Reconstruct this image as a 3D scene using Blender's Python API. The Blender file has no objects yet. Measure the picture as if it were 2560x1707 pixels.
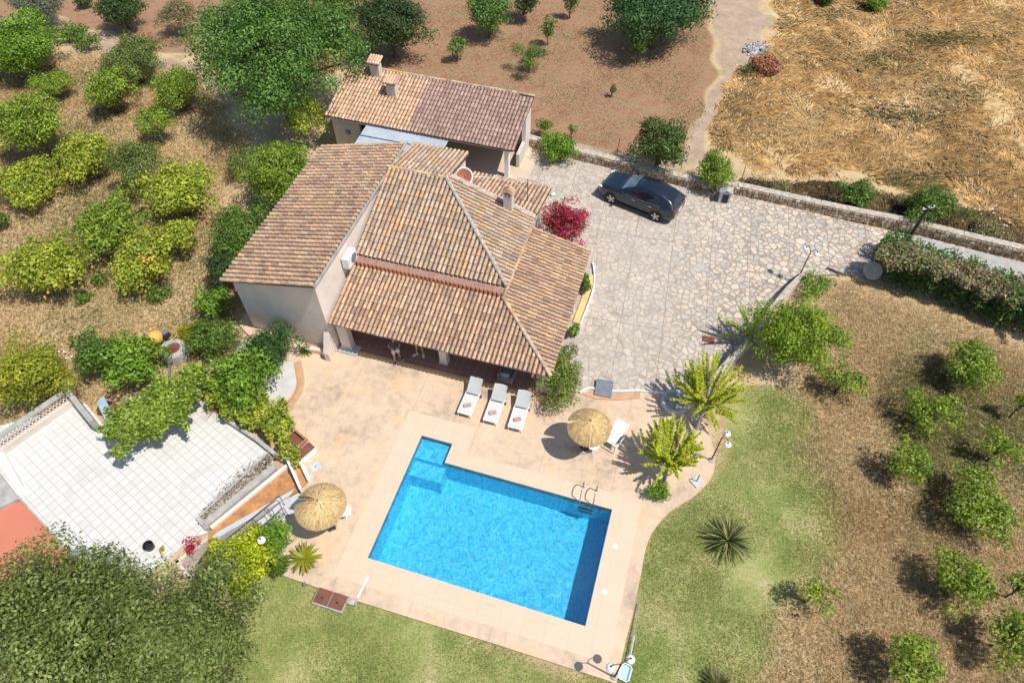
import bpy, bmesh, math, random
import numpy as np
from mathutils import Vector, Matrix
random.seed(7); RNG = np.random.default_rng(11)
scene = bpy.context.scene; COL = scene.collection
R = math.radians
# ---------------------------------------------------------------- camera, sky, sun
CAM_H = 26.0; F_PX = 1707.0; TILT = math.atan((2180 - 853.5) / F_PX)
cd = bpy.data.cameras.new('camera'); cam = bpy.data.objects.new('camera', cd); COL.objects.link(cam)
cam.location = (0, 0, CAM_H); cam.rotation_euler = (TILT, 0, 0)
cd.sensor_width = 36; cd.lens = F_PX / 2560 * 36; cd.clip_start = .1; cd.clip_end = 3000
scene.camera = cam
SUN_EL, SUN_AZ = R(62), R(-27)          # SUN_AZ: direction towards the sun, counter-clockwise from +x
w = bpy.data.worlds.new('World'); scene.world = w; w.use_nodes = True
nt = w.node_tree; bg = nt.nodes['Background']; sky = nt.nodes.new('ShaderNodeTexSky')
sky.sky_type = 'NISHITA'; sky.sun_disc = False; sky.sun_elevation = SUN_EL
sky.sun_rotation = R(90) - SUN_AZ; sky.altitude = 100; sky.air_density = 1; sky.dust_density = 1.0; sky.ozone_density = 1
nt.links.new(sky.outputs[0], bg.inputs[0]); bg.inputs[1].default_value = 0.14
sd = bpy.data.lights.new('sun', 'SUN'); sun = bpy.data.objects.new('sun', sd); COL.objects.link(sun)
sd.energy = 4.9; sd.angle = R(0.5); sd.color = (1.0, .955, .89)
sdir = Vector((math.cos(SUN_EL) * math.cos(SUN_AZ), math.cos(SUN_EL) * math.sin(SUN_AZ), math.sin(SUN_EL)))
sun.rotation_euler = sdir.to_track_quat('Z', 'Y').to_euler(); sun.location = (20, -10, 60)
scene.view_settings.view_transform = 'Standard'; scene.view_settings.look = 'None'
scene.view_settings.exposure = -0.04; scene.view_settings.gamma = 1
scene.cycles.max_bounces = 8; scene.cycles.transparent_max_bounces = 12
# ---------------------------------------------------------------- survey: photo point on a level plane -> place
K = 2560 / 2352
def S(x, y, z=0.0):
    u = (x - 1280) / F_PX; v = (y - 853.5) / F_PX
    st, ct = math.sin(TILT), math.cos(TILT)
    d = Vector((u, st - v * ct, -ct - v * st)); k = (z - CAM_H) / d.z
    return Vector((0, 0, CAM_H)) + d * k
def D(x, y, z=0.0): return S(x * K, y * K, z)
def mpp(p): return (Vector(p) - Vector((0, 0, CAM_H))).length / F_PX * K     # metres per display pixel at a place
GZ = -0.12                                                              # level of the open ground
HO = Vector((-8.4, 19.42, 0)); HA = R(-16.5)
HE = Vector((math.cos(HA), math.sin(HA), 0)); HN = Vector((-math.sin(HA), math.cos(HA), 0))
def H(a, b, z=0.0): return HO + HE * a + HN * b + Vector((0, 0, z))           # house frame
PO = Vector((-5.59, 9.61, 0)); PA = R(-17.0)
PE = Vector((math.cos(PA), math.sin(PA), 0)); PN = Vector((-math.sin(PA), math.cos(PA), 0))
def PL(a, b, z=0.0): return PO + PE * a + PN * b + Vector((0, 0, z))          # pool frame
# ---------------------------------------------------------------- materials
def newmat(name):
    m = bpy.data.materials.new(name); m.use_nodes = True
    t = m.node_tree; return m, t, t.nodes['Principled BSDF']
def ramp(t, fac, stops):
    n = t.nodes.new('ShaderNodeValToRGB'); cr = n.color_ramp
    while len(cr.elements) > 1: cr.elements.remove(cr.elements[-1])
    cr.elements[0].position = stops[0][0]; cr.elements[0].color = (*stops[0][1], 1)
    for p, c in stops[1:]:
        e = cr.elements.new(p); e.color = (*c, 1)
    t.links.new(fac, n.inputs[0]); return n.outputs[0]
def noise(t, scale, detail=4, rough=.6, vec=None, dist=0):
    n = t.nodes.new('ShaderNodeTexNoise'); n.inputs['Scale'].default_value = scale
    n.inputs['Detail'].default_value = detail; n.inputs['Roughness'].default_value = rough; n.inputs['Distortion'].default_value = dist
    if vec is not None: t.links.new(vec, n.inputs['Vector'])
    return n.outputs['Fac']
def mix(t, fac, a, b, mode='MIX'):
    n = t.nodes.new('ShaderNodeMix'); n.data_type = 'RGBA'; n.blend_type = mode
    for i, v in ((0, fac), (6, a), (7, b)):
        if hasattr(v, 'links'): t.links.new(v, n.inputs[i])
        elif i == 0: n.inputs[0].default_value = v
        else: n.inputs[i].default_value = (*v, 1)
    return n.outputs[2]
def math_(t, op, a, b=None, c=None):
    n = t.nodes.new('ShaderNodeMath'); n.operation = op
    for i, v in enumerate((a, b, c)):
        if v is None: continue
        if hasattr(v, 'links'): t.links.new(v, n.inputs[i])
        else: n.inputs[i].default_value = v
    return n.outputs[0]
def pos(t, rot=0.0, scale=(1, 1, 1)):
    g = t.nodes.new('ShaderNodeNewGeometry'); m = t.nodes.new('ShaderNodeMapping')
    m.inputs['Rotation'].default_value = (0, 0, rot); m.inputs['Scale'].default_value = scale
    t.links.new(g.outputs['Position'], m.inputs[0]); return m.outputs[0]
def bump(t, b, h, strength=.5, dist=.02):
    n = t.nodes.new('ShaderNodeBump'); n.inputs['Strength'].default_value = strength; n.inputs['Distance'].default_value = dist
    t.links.new(h, n.inputs['Height']); t.links.new(n.outputs[0], b.inputs['Normal'])
def simple(name, c, rough=.7, metal=0, var=.12, nscale=6, bstr=.15, spec=.4, c2=None):
    m, t, b = newmat(name); p = pos(t)
    n = noise(t, nscale, 5, .65, p)
    lo = c2 or tuple(x * (1 - 2 * var) for x in c); hi = tuple(min(1, x * (1 + var)) for x in c)
    t.links.new(ramp(t, n, [(.3, lo), (.7, hi)]), b.inputs['Base Color'])
    b.inputs['Roughness'].default_value = rough; b.inputs['Metallic'].default_value = metal
    b.inputs['Specular IOR Level'].default_value = spec
    if bstr: bump(t, b, noise(t, nscale * 8, 4, .6, p), bstr, .01)
    return m
M = {}
M['plaster'] = simple('cream_plaster', (.76, .655, .57), .9, var=.07, nscale=.8, bstr=.35, spec=.2)
M['plaster2'] = simple('weathered_plaster', (.66, .58, .51), .9, var=.10, nscale=1.2, bstr=.35, spec=.2)
M['white'] = simple('white_paint', (.82, .81, .79), .6, var=.05, nscale=3)
M['whiteplastic'] = simple('white_plastic', (.80, .80, .80), .35, var=.02, nscale=3, bstr=0)
M['offwhite'] = simple('lounger_mesh_fabric', (.60, .595, .58), .8, var=.04, nscale=5, bstr=.2)
M['offwhite2'] = simple('lounger_back_fabric', (.46, .47, .465), .8, var=.04, nscale=5, bstr=.2)
M['darkmetal'] = simple('dark_metal', (.05, .045, .045), .45, .6, var=.2)
M['greymetal'] = simple('grey_metal', (.38, .39, .40), .45, .7, var=.15)
M['alu'] = simple('aluminium', (.7, .71, .72), .3, .9, var=.08)
M['chrome'] = simple('stainless_steel', (.62, .62, .62), .18, 1, var=.03, bstr=0)
M['rust'] = simple('rusty_steel', (.22, .075, .05), .8, .1, var=.3, nscale=3)
M['brownpaint'] = simple('brown_paint', (.20, .075, .05), .6, var=.15, nscale=2)
M['black'] = simple('black_plastic', (.025, .025, .028), .5, var=.2)
M['grey'] = simple('grey_concrete', (.42, .40, .37), .9, var=.14, nscale=3, bstr=.4)
M['lightgrey'] = simple('pale_grey_slab', (.50, .52, .53), .8, var=.08, nscale=4, bstr=.2)
M['blue'] = simple('light_blue_panel', (.42, .60, .70), .6, var=.08, nscale=2)
M['wood'] = simple('brown_wood', (.24, .12, .06), .7, var=.25, nscale=5)
M['pole'] = simple('weathered_timber', (.10, .08, .065), .9, var=.3, nscale=6)
M['terracotta'] = simple('terracotta', (.46, .20, .11), .85, var=.15, nscale=6)
M['dish'] = simple('faded_red_dish', (.34, .10, .06), .5, var=.12, nscale=2.5)
M['skin'] = simple('skin', (.56, .32, .22), .55, var=.05, bstr=0)
M['tee'] = simple('dark_grey_shirt', (.085, .08, .09), .9, var=.15)
M['shorts'] = simple('white_shorts', (.72, .68, .64), .9, var=.05)
M['beige'] = simple('beige_shorts', (.50, .42, .33), .9, var=.06)
M['hair'] = simple('brown_hair', (.05, .03, .02), .7)
M['towel'] = simple('brown_towel', (.46, .30, .24), .95, var=.08, nscale=12, bstr=.4)
M['cushion'] = simple('grey_cushion', (.25, .25, .27), .95, var=.06)
M['wicker'] = simple('grey_wicker', (.26, .23, .21), .9, var=.2, nscale=30, bstr=.6)
M['yellow'] = simple('orange_yellow_paint', (.75, .42, .09), .6, var=.15, nscale=3)
M['bark'] = simple('bark', (.15, .11, .08), .95, var=.3, nscale=8, bstr=.8)
M['palebark'] = simple('pale_bark', (.40, .36, .31), .95, var=.25, nscale=10, bstr=.6)
M['ochre'] = simple('rusty_ochre_render', (.50, .23, .075), .9, var=.22, nscale=3.2, bstr=.3, c2=(.24, .13, .075))
M['curb'] = simple('orange_kerb', (.56, .34, .19), .85, var=.10, nscale=3, bstr=.3)
M['curbyellow'] = simple('yellow_tiled_kerb', (.78, .50, .22), .8, var=.08, nscale=4, bstr=.2)
M['cementmortar'] = simple('ridge_mortar', (.50, .44, .38), .95, var=.25, nscale=7, bstr=.7, c2=(.22, .17, .14))
M['rock'] = simple('limestone_rock', (.50, .44, .36), .95, var=.25, nscale=5, bstr=.8)
M['path'] = simple('pale_grey_path', (.56, .54, .51), .9, var=.08, nscale=1.5, bstr=.3)
M['redcourt'] = simple('red_court_paint', (.56, .19, .12), .85, var=.05, nscale=.5, bstr=.1)
M['carpaint'], _t, _b = newmat('dark_blue_car_paint')
_b.inputs['Base Color'].default_value = (.018, .028, .045, 1); _b.inputs['Metallic'].default_value = .55; _b.inputs['Roughness'].default_value = .28
_b.inputs['Coat Weight'].default_value = 1; _b.inputs['Coat Roughness'].default_value = .06
M['carglass'], _t, _b = newmat('tinted_car_glass')
_b.inputs['Base Color'].default_value = (.01, .014, .018, 1); _b.inputs['Roughness'].default_value = .04; _b.inputs['Specular IOR Level'].default_value = .9
M['windscreen'] = simple('sky_painted_windscreen', (.10, .17, .20), .05, 0, .3, 1.5, 0, .9)  # sky reflection painted into the base colour as a paler blue grey
M['tyre'] = simple('tyre_rubber', (.02, .02, .02), .85)
M['lamp_glass'] = simple('frosted_lamp_bowl', (.86, .85, .82), .25, var=.03, bstr=0)
M['redlens'] = simple('red_lens', (.35, .02, .02), .2, bstr=0)
def _leafmat():
    m, t, b = newmat('leaf'); a = t.nodes.new('ShaderNodeAttribute'); a.attribute_name = 'Col'
    t.links.new(a.outputs['Color'], b.inputs['Base Color']); b.inputs['Roughness'].default_value = .5
    b.inputs['Specular IOR Level'].default_value = .35
    tr = t.nodes.new('ShaderNodeBsdfTranslucent'); t.links.new(a.outputs['Color'], tr.inputs[0])
    mx = t.nodes.new('ShaderNodeMixShader'); mx.inputs[0].default_value = .28
    t.links.new(b.outputs[0], mx.inputs[1]); t.links.new(tr.outputs[0], mx.inputs[2])
    t.links.new(mx.outputs[0], t.nodes['Material Output'].inputs[0]); return m
M['leaf'] = _leafmat(); M['grass'] = M['leaf'].copy(); M['grass'].name = 'dry_grass_blade'
for _n in M['grass'].node_tree.nodes:
    if _n.type == 'MIX_SHADER': _n.inputs[0].default_value = .5
    if _n.type == 'BSDF_PRINCIPLED': _n.inputs['Specular IOR Level'].default_value = .05; _n.inputs['Roughness'].default_value = .95
def _tilemat():
    m, t, b = newmat('barrel_tile'); a = t.nodes.new('ShaderNodeAttribute'); a.attribute_name = 'Col'
    p = pos(t); n1 = noise(t, 14, 5, .75, p); n2 = noise(t, 55, 3, .7, p); n3 = noise(t, 2.2, 4, .6, p)
    sp = math_(t, 'MULTIPLY', math_(t, 'GREATER_THAN', math_(t, 'ADD', math_(t, 'MULTIPLY', n1, .6), math_(t, 'MULTIPLY', n2, .4)), .53), .62)
    c = mix(t, sp, a.outputs['Color'], (.12, .085, .07))
    pale = math_(t, 'MULTIPLY', math_(t, 'GREATER_THAN', noise(t, 24, 3, .8, pos(t, .4)), .60), .5)
    c = mix(t, pale, c, (.62, .54, .44))
    c = mix(t, math_(t, 'MULTIPLY', math_(t, 'SUBTRACT', n3, .35), .7), c, (.24, .17, .13))
    t.links.new(c, b.inputs['Base Color']); b.inputs['Roughness'].default_value = .92; b.inputs['Specular IOR Level'].default_value = .15
    bump(t, b, n2, .5, .01); return m
M['tile'] = _tilemat()
M['tilebase'] = simple('shaded_channel_tile', (.15, .09, .065), .95, var=.3, nscale=9, bstr=.5)  # valley shade painted in: channels much darker than the barrel tiles
def _deckmat():
    m, t, b = newmat('stained_deck_concrete'); p = pos(t)
    big = noise(t, .45, 5, .6, p, .4); mid = noise(t, 2.6, 8, .72, p, .5); fine = noise(t, 22, 4, .7, p)
    c = ramp(t, math_(t, 'ADD', math_(t, 'MULTIPLY', big, .5), math_(t, 'MULTIPLY', mid, .5)),
             [(.38, (.39, .30, .225)), (.45, (.52, .395, .28)), (.51, (.60, .455, .32)), (.58, (.65, .49, .34)), (.68, (.69, .54, .39))])
    c = mix(t, math_(t, 'MULTIPLY', math_(t, 'GREATER_THAN', noise(t, .9, 4, .6, pos(t, 1, (1, 1, 1)), .2), .585), .35), c, (.74, .45, .24))
    c = mix(t, math_(t, 'MULTIPLY', math_(t, 'SUBTRACT', fine, .42), .5), c, (.46, .35, .28))
    # cut joints
    q = t.nodes.new('ShaderNodeSeparateXYZ'); t.links.new(pos(t, -HA), q.inputs[0])
    j = math_(t, 'ABSOLUTE', math_(t, 'SUBTRACT', math_(t, 'FRACT', math_(t, 'MULTIPLY', math_(t, 'ADD', q.outputs[0], 1.15), 1 / 3.1)), .5))
    j = math_(t, 'LESS_THAN', j, .0045)
    c = mix(t, math_(t, 'MULTIPLY', j, .55), c, (.35, .26, .19))
    t.links.new(c, b.inputs['Base Color']); b.inputs['Roughness'].default_value = .85; b.inputs['Specular IOR Level'].default_value = .2
    bump(t, b, fine, .25, .006); return m
M['deck'] = _deckmat()
def _copingmat():
    m, t, b = newmat('smooth_coping_slabs'); p = pos(t, -PA)
    br = t.nodes.new('ShaderNodeTexBrick'); t.links.new(p, br.inputs['Vector']); br.offset = 0
    br.inputs['Scale'].default_value = 1; br.inputs['Brick Width'].default_value = .86; br.inputs['Row Height'].default_value = .86
    br.inputs['Mortar Size'].default_value = .006; br.inputs['Mortar Smooth'].default_value = .3
    br.inputs['Color1'].default_value = (.70, .50, .365, 1); br.inputs['Color2'].default_value = (.68, .475, .335, 1); br.inputs['Mortar'].default_value = (.48, .34, .25, 1)
    n = noise(t, 1.4, 6, .65, p)
    c = mix(t, math_(t, 'MULTIPLY', n, .25), br.outputs[0], (.72, .50, .34))
    t.links.new(c, b.inputs['Base Color']); b.inputs['Roughness'].default_value = .75; return m
M['coping'] = _copingmat()
def _pavemat():
    m, t, b = newmat('crazy_paving'); p = pos(t, .3)
    wv = t.nodes.new('ShaderNodeVectorMath'); wv.operation = 'ADD'
    nn = t.nodes.new('ShaderNodeTexNoise'); nn.inputs['Scale'].default_value = 1.6; t.links.new(p, nn.inputs['Vector'])
    sc = t.nodes.new('ShaderNodeVectorMath'); sc.operation = 'SCALE'; sc.inputs[3].default_value = .35
    t.links.new(nn.outputs['Color'], sc.inputs[0]); t.links.new(p, wv.inputs[0]); t.links.new(sc.outputs[0], wv.inputs[1])
    v1 = t.nodes.new('ShaderNodeTexVoronoi'); v1.feature = 'DISTANCE_TO_EDGE'; v1.inputs['Scale'].default_value = 3.05; v1.inputs['Randomness'].default_value = 1
    v2 = t.nodes.new('ShaderNodeTexVoronoi'); v2.feature = 'F1'; v2.inputs['Scale'].default_value = 3.05
    for v in (v1, v2): t.links.new(wv.outputs[0], v.inputs['Vector'])
    edge = v1.outputs['Distance']; sep = t.nodes.new('ShaderNodeSeparateColor'); t.links.new(v2.outputs['Color'], sep.inputs[0])
    stone = ramp(t, sep.outputs[0], [(0, (.38, .35, .31)), (.25, (.49, .43, .355)), (.5, (.61, .52, .41)), (.72, (.62, .49, .355)), (.85, (.44, .42, .39)), (1, (.67, .58, .47))])
    wide = math_(t, 'ADD', math_(t, 'MULTIPLY', sep.outputs[1], .10), .055)      # each stone a little smaller than its cell
    cement = ramp(t, noise(t, 3, 6, .7, p), [(.35, (.235, .185, .145)), (.65, (.345, .28, .22))])
    fill = math_(t, 'LESS_THAN', edge, wide)
    tiny = math_(t, 'MULTIPLY', math_(t, 'GREATER_THAN', noise(t, 9, 3, .5, p), .56), .5)
    cement = mix(t, tiny, cement, (.46, .40, .33))
    c = mix(t, fill, stone, cement)
    # worn area beside the house: stones smeared with cement
    q = t.nodes.new('ShaderNodeSeparateXYZ'); t.links.new(pos(t, -HA), q.inputs[0])
    near = t.nodes.new('ShaderNodeMapRange'); t.links.new(math_(t, 'ADD', q.outputs[0], math_(t, 'MULTIPLY', noise(t, .5, 3, .5, p), 5)), near.inputs[0])
    x0 = HO.dot(HE); near.inputs[1].default_value = x0 + 16.0; near.inputs[2].default_value = x0 + 20.5; near.inputs[3].default_value = .55; near.inputs[4].default_value = 0
    worn = ramp(t, noise(t, 1.7, 7, .72, p), [(.35, (.33, .285, .25)), (.5, (.47, .415, .355)), (.66, (.57, .51, .43))])
    c = mix(t, near.outputs[0], c, worn)
    c = mix(t, math_(t, 'MULTIPLY', math_(t, 'SUBTRACT', noise(t, .35, 4, .6, p), .38), .9), c, (.40, .35, .30))
    u = t.nodes.new('ShaderNodeSeparateXYZ'); t.links.new(pos(t, -R(-13.0)), u.inputs[0])
    j = math_(t, 'ABSOLUTE', math_(t, 'SUBTRACT', math_(t, 'FRACT', math_(t, 'MULTIPLY', math_(t, 'ADD', u.outputs[0], .62), 1 / 2.05)), .5))
    j = math_(t, 'LESS_THAN', j, .008)
    j2 = math_(t, 'ABSOLUTE', math_(t, 'SUBTRACT', math_(t, 'FRACT', math_(t, 'MULTIPLY', u.outputs[1], 1 / 6.3)), .5))
    j = math_(t, 'MAXIMUM', j, math_(t, 'LESS_THAN', j2, .0035))
    c = mix(t, math_(t, 'MULTIPLY', j, .6), c, (.22, .17, .13))
    t.links.new(c, b.inputs['Base Color']); b.inputs['Roughness'].default_value = .88; b.inputs['Specular IOR Level'].default_value = .2
    bump(t, b, math_(t, 'SUBTRACT', 1, fill), .35, .01); return m
M['paving'] = _pavemat()
def _tilefloor(name, c1, c2, mor, size, rot, ms=.012, off=0, dirt=(.4, .38, .34), dirtamt=.3, rough=.6):
    m, t, b = newmat(name); p = pos(t, rot)
    br = t.nodes.new('ShaderNodeTexBrick'); t.links.new(p, br.inputs['Vector']); br.offset = off
    br.inputs['Scale'].default_value = 1; br.inputs['Brick Width'].default_value = size; br.inputs['Row Height'].default_value = size
    br.inputs['Mortar Size'].default_value = ms; br.inputs['Mortar Smooth'].default_value = .4
    br.inputs['Color1'].default_value = (*c1, 1); br.inputs['Color2'].default_value = (*c2, 1); br.inputs['Mortar'].default_value = (*mor, 1)
    n = noise(t, .8, 8, .7, p, .6)
    d = math_(t, 'MULTIPLY', math_(t, 'MAXIMUM', math_(t, 'SUBTRACT', n, .5), 0), dirtamt * 6)
    t.links.new(mix(t, d, br.outputs[0], dirt), b.inputs['Base Color']); b.inputs['Roughness'].default_value = rough; return m
M['whitetile'] = _tilefloor('white_roof_tiles', (.66, .65, .61), (.61, .595, .555), (.43, .41, .37), .34, R(38), .016, dirt=(.46, .42, .36), dirtamt=.34)
M['porchtile'] = _tilefloor('brown_porch_tiles', (.40, .21, .145), (.35, .18, .125), (.48, .33, .26), .36, -HA, .014, dirt=(.36, .26, .21), dirtamt=.4, rough=.5)
M['barnfloor'] = _tilefloor('carport_floor', (.60, .49, .36), (.56, .45, .33), (.50, .40, .30), .9, -HA, .01, dirt=(.42, .33, .25), dirtamt=.3)
M['brick'] = _tilefloor('brick_band', (.30, .14, .10), (.36, .19, .14), (.30, .24, .2), .2, -HA, .02)
def _poolmat():
    m, t, b = newmat('blue_mosaic'); p = pos(t, -PA)
    br = t.nodes.new('ShaderNodeTexBrick'); t.links.new(p, br.inputs['Vector']); br.offset = 0
    br.inputs['Scale'].default_value = 1; br.inputs['Brick Width'].default_value = .05; br.inputs['Row Height'].default_value = .05
    br.inputs['Mortar Size'].default_value = .003; br.inputs['Color1'].default_value = (.06, .58, .77, 1); br.inputs['Color2'].default_value = (.15, .72, .86, 1); br.inputs['Mortar'].default_value = (.25, .72, .9, 1)
    n = noise(t, .35, 4, .6, p)  # mottled tile tones also stand in for caustic ripple light
    t.links.new(mix(t, math_(t, 'MULTIPLY', n, .4), br.outputs[0], (.02, .42, .72)), b.inputs['Base Color']); b.inputs['Roughness'].default_value = .4; return m
M['mosaic'] = _poolmat()
def _watermat():
    m = bpy.data.materials.new('pool_water'); m.use_nodes = True; t = m.node_tree; t.nodes.clear()
    out = t.nodes.new('ShaderNodeOutputMaterial'); tr = t.nodes.new('ShaderNodeBsdfTransparent'); gl = t.nodes.new('ShaderNodeBsdfGlossy')
    p = pos(t, 0, (1, 1, 1))
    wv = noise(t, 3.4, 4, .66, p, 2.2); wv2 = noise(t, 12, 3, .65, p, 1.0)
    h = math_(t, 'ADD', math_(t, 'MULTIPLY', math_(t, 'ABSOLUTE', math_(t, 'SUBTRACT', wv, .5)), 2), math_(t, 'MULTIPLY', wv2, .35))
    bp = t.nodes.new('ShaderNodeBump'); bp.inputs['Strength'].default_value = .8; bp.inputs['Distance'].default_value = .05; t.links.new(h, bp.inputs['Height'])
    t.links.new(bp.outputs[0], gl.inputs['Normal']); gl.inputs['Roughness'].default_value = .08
    # caustic light painted into the tint: noise sets pale flecks and darker patches
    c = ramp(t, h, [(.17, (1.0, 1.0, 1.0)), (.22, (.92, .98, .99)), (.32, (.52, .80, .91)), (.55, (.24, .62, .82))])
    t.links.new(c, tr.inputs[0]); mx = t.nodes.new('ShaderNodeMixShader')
    fr = t.nodes.new('ShaderNodeFresnel'); fr.inputs[0].default_value = 1.33; t.links.new(bp.outputs[0], fr.inputs['Normal'])
    t.links.new(fr.outputs[0], mx.inputs[0]); t.links.new(tr.outputs[0], mx.inputs[1]); t.links.new(gl.outputs[0], mx.inputs[2]); t.links.new(mx.outputs[0], out.inputs[0]); return m
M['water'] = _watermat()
def _corrmat():
    m, t, b = newmat('pale_corrugated_sheet'); p = pos(t, -HA)
    t.links.new(ramp(t, noise(t, 1.5, 5, .6, p), [(.3, (.34, .39, .44)), (.7, (.46, .51, .56))]), b.inputs['Base Color']); b.inputs['Roughness'].default_value = .45; return m
M['corr'] = _corrmat()
def _thatch():
    m, t, b = newmat('dry_thatch'); a = t.nodes.new('ShaderNodeAttribute'); a.attribute_name = 'Col'
    t.links.new(a.outputs['Color'], b.inputs['Base Color']); b.inputs['Roughness'].default_value = .9; b.inputs['Specular IOR Level'].default_value = .2; return m
M['colattr'] = _thatch()
def _groundmat():
    m, t, b = newmat('ground_soils_and_grass'); p = pos(t)
    z = t.nodes.new('ShaderNodeAttribute'); z.attribute_name = 'Zone'; sp = t.nodes.new('ShaderNodeSeparateColor'); t.links.new(z.outputs['Color'], sp.inputs[0])
    f1 = noise(t, 9, 6, .75, p); f2 = noise(t, 1.1, 6, .65, p, .3); f3 = noise(t, .28, 4, .6, p); f4 = noise(t, 30, 3, .7, p)
    blend = math_(t, 'ADD', math_(t, 'MULTIPLY', math_(t, 'ADD', math_(t, 'MULTIPLY', f1, .5), math_(t, 'MULTIPLY', f4, .5)), .62), math_(t, 'MULTIPLY', f2, .38))
    scrub = ramp(t, blend, [(.36, (.36, .26, .15)), (.46, (.52, .38, .22)), (.54, (.62, .46, .28)), (.64, (.70, .55, .36))])
    scrub = mix(t, math_(t, 'MULTIPLY', math_(t, 'GREATER_THAN', f3, .56), .35), scrub, (.26, .25, .10))
    soil = ramp(t, blend, [(.38, (.24, .125, .072)), (.48, (.37, .205, .125)), (.56, (.46, .275, .17)), (.66, (.56, .39, .26))])
    soil = mix(t, math_(t, 'MULTIPLY', math_(t, 'GREATER_THAN', math_(t, 'ADD', math_(t, 'MULTIPLY', f2, .5), math_(t, 'MULTIPLY', f4, .5)), .535), .55), soil, (.20, .19, .08))
    lawn = ramp(t, math_(t, 'ADD', math_(t, 'MULTIPLY', noise(t, .6, 5, .62, p, .5), .6), math_(t, 'MULTIPLY', f1, .4)),
                [(.38, (.19, .25, .07)), (.47, (.28, .33, .10)), (.54, (.39, .40, .15)), (.62, (.52, .46, .23)), (.7, (.58, .48, .28))])
    field = ramp(t, blend, [(.36, (.48, .34, .18)), (.5, (.62, .46, .25)), (.64, (.74, .58, .34))])
    track = ramp(t, blend, [(.36, (.30, .22, .16)), (.5, (.46, .34, .24)), (.64, (.58, .46, .34))])
    def lay(base, w, col):
        e = t.nodes.new('ShaderNodeMapRange'); t.links.new(math_(t, 'ADD', w, math_(t, 'MULTIPLY', math_(t, 'SUBTRACT', blend, .5), 1.1)), e.inputs[0])
        e.inputs[1].default_value = .35; e.inputs[2].default_value = .65; return mix(t, e.outputs[0], base, col)
    c = lay(scrub, sp.outputs[0], soil); c = lay(c, sp.outputs[1], lawn); c = lay(c, sp.outputs[2], field); c = lay(c, z.outputs['Alpha'], track)
    t.links.new(c, b.inputs['Base Color']); b.inputs['Roughness'].default_value = .97; b.inputs['Specular IOR Level'].default_value = .1
    bump(t, b, math_(t, 'ADD', f1, f4), .9, .05); return m
M['ground'] = _groundmat()
# ---------------------------------------------------------------- mesh building
def newmesh(name, V, Fs, mat, smooth=False, cols=None, percorner=False):
    me = bpy.data.meshes.new(name); V = np.asarray(V, dtype=np.float32)
    if isinstance(Fs, np.ndarray):
        n, k = Fs.shape; me.vertices.add(len(V)); me.vertices.foreach_set('co', V.ravel())
        me.loops.add(n * k); me.loops.foreach_set('vertex_index', Fs.astype(np.int32).ravel())
        me.polygons.add(n); me.polygons.foreach_set('loop_start', np.arange(0, n * k, k, dtype=np.int32))
        me.polygons.foreach_set('loop_total', np.full(n, k, dtype=np.int32))
    else: me.from_pydata(V.tolist(), [], Fs)
    if cols is not None:
        at = me.color_attributes.new('Col', 'FLOAT_COLOR', 'POINT'); c = np.ones((len(V), 4), dtype=np.float32); c[:, :3] = cols
        at.data.foreach_set('color', c.ravel())
    if smooth: me.polygons.foreach_set('use_smooth', np.ones(len(me.polygons), dtype=bool))
    me.update(calc_edges=True); me.validate(); me.materials.append(mat); return me
def tag(o, label=None, cat=None, group=None, kind=None):
    if label: o['label'] = label
    if cat: o['category'] = cat
    if group: o['group'] = group
    if kind: o['kind'] = kind
    return o
def link(name, me, parent=None, world=False):
    o = bpy.data.objects.new(name, me); COL.objects.link(o)
    if parent is not None:
        o.parent = parent
        if world: # mesh was written in world coordinates under unrotated empties
            off = Vector((0, 0, 0)); q = parent
            while q: off += q.location; q = q.parent
            me.transform(Matrix.Translation(-off))
    return o
def empty(name, loc, label, cat, group=None, rz=0):
    o = bpy.data.objects.new(name, None); COL.objects.link(o); o.location = loc; o.rotation_euler = (0, 0, rz); o.empty_display_size = .2
    return tag(o, label, cat, group)
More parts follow.
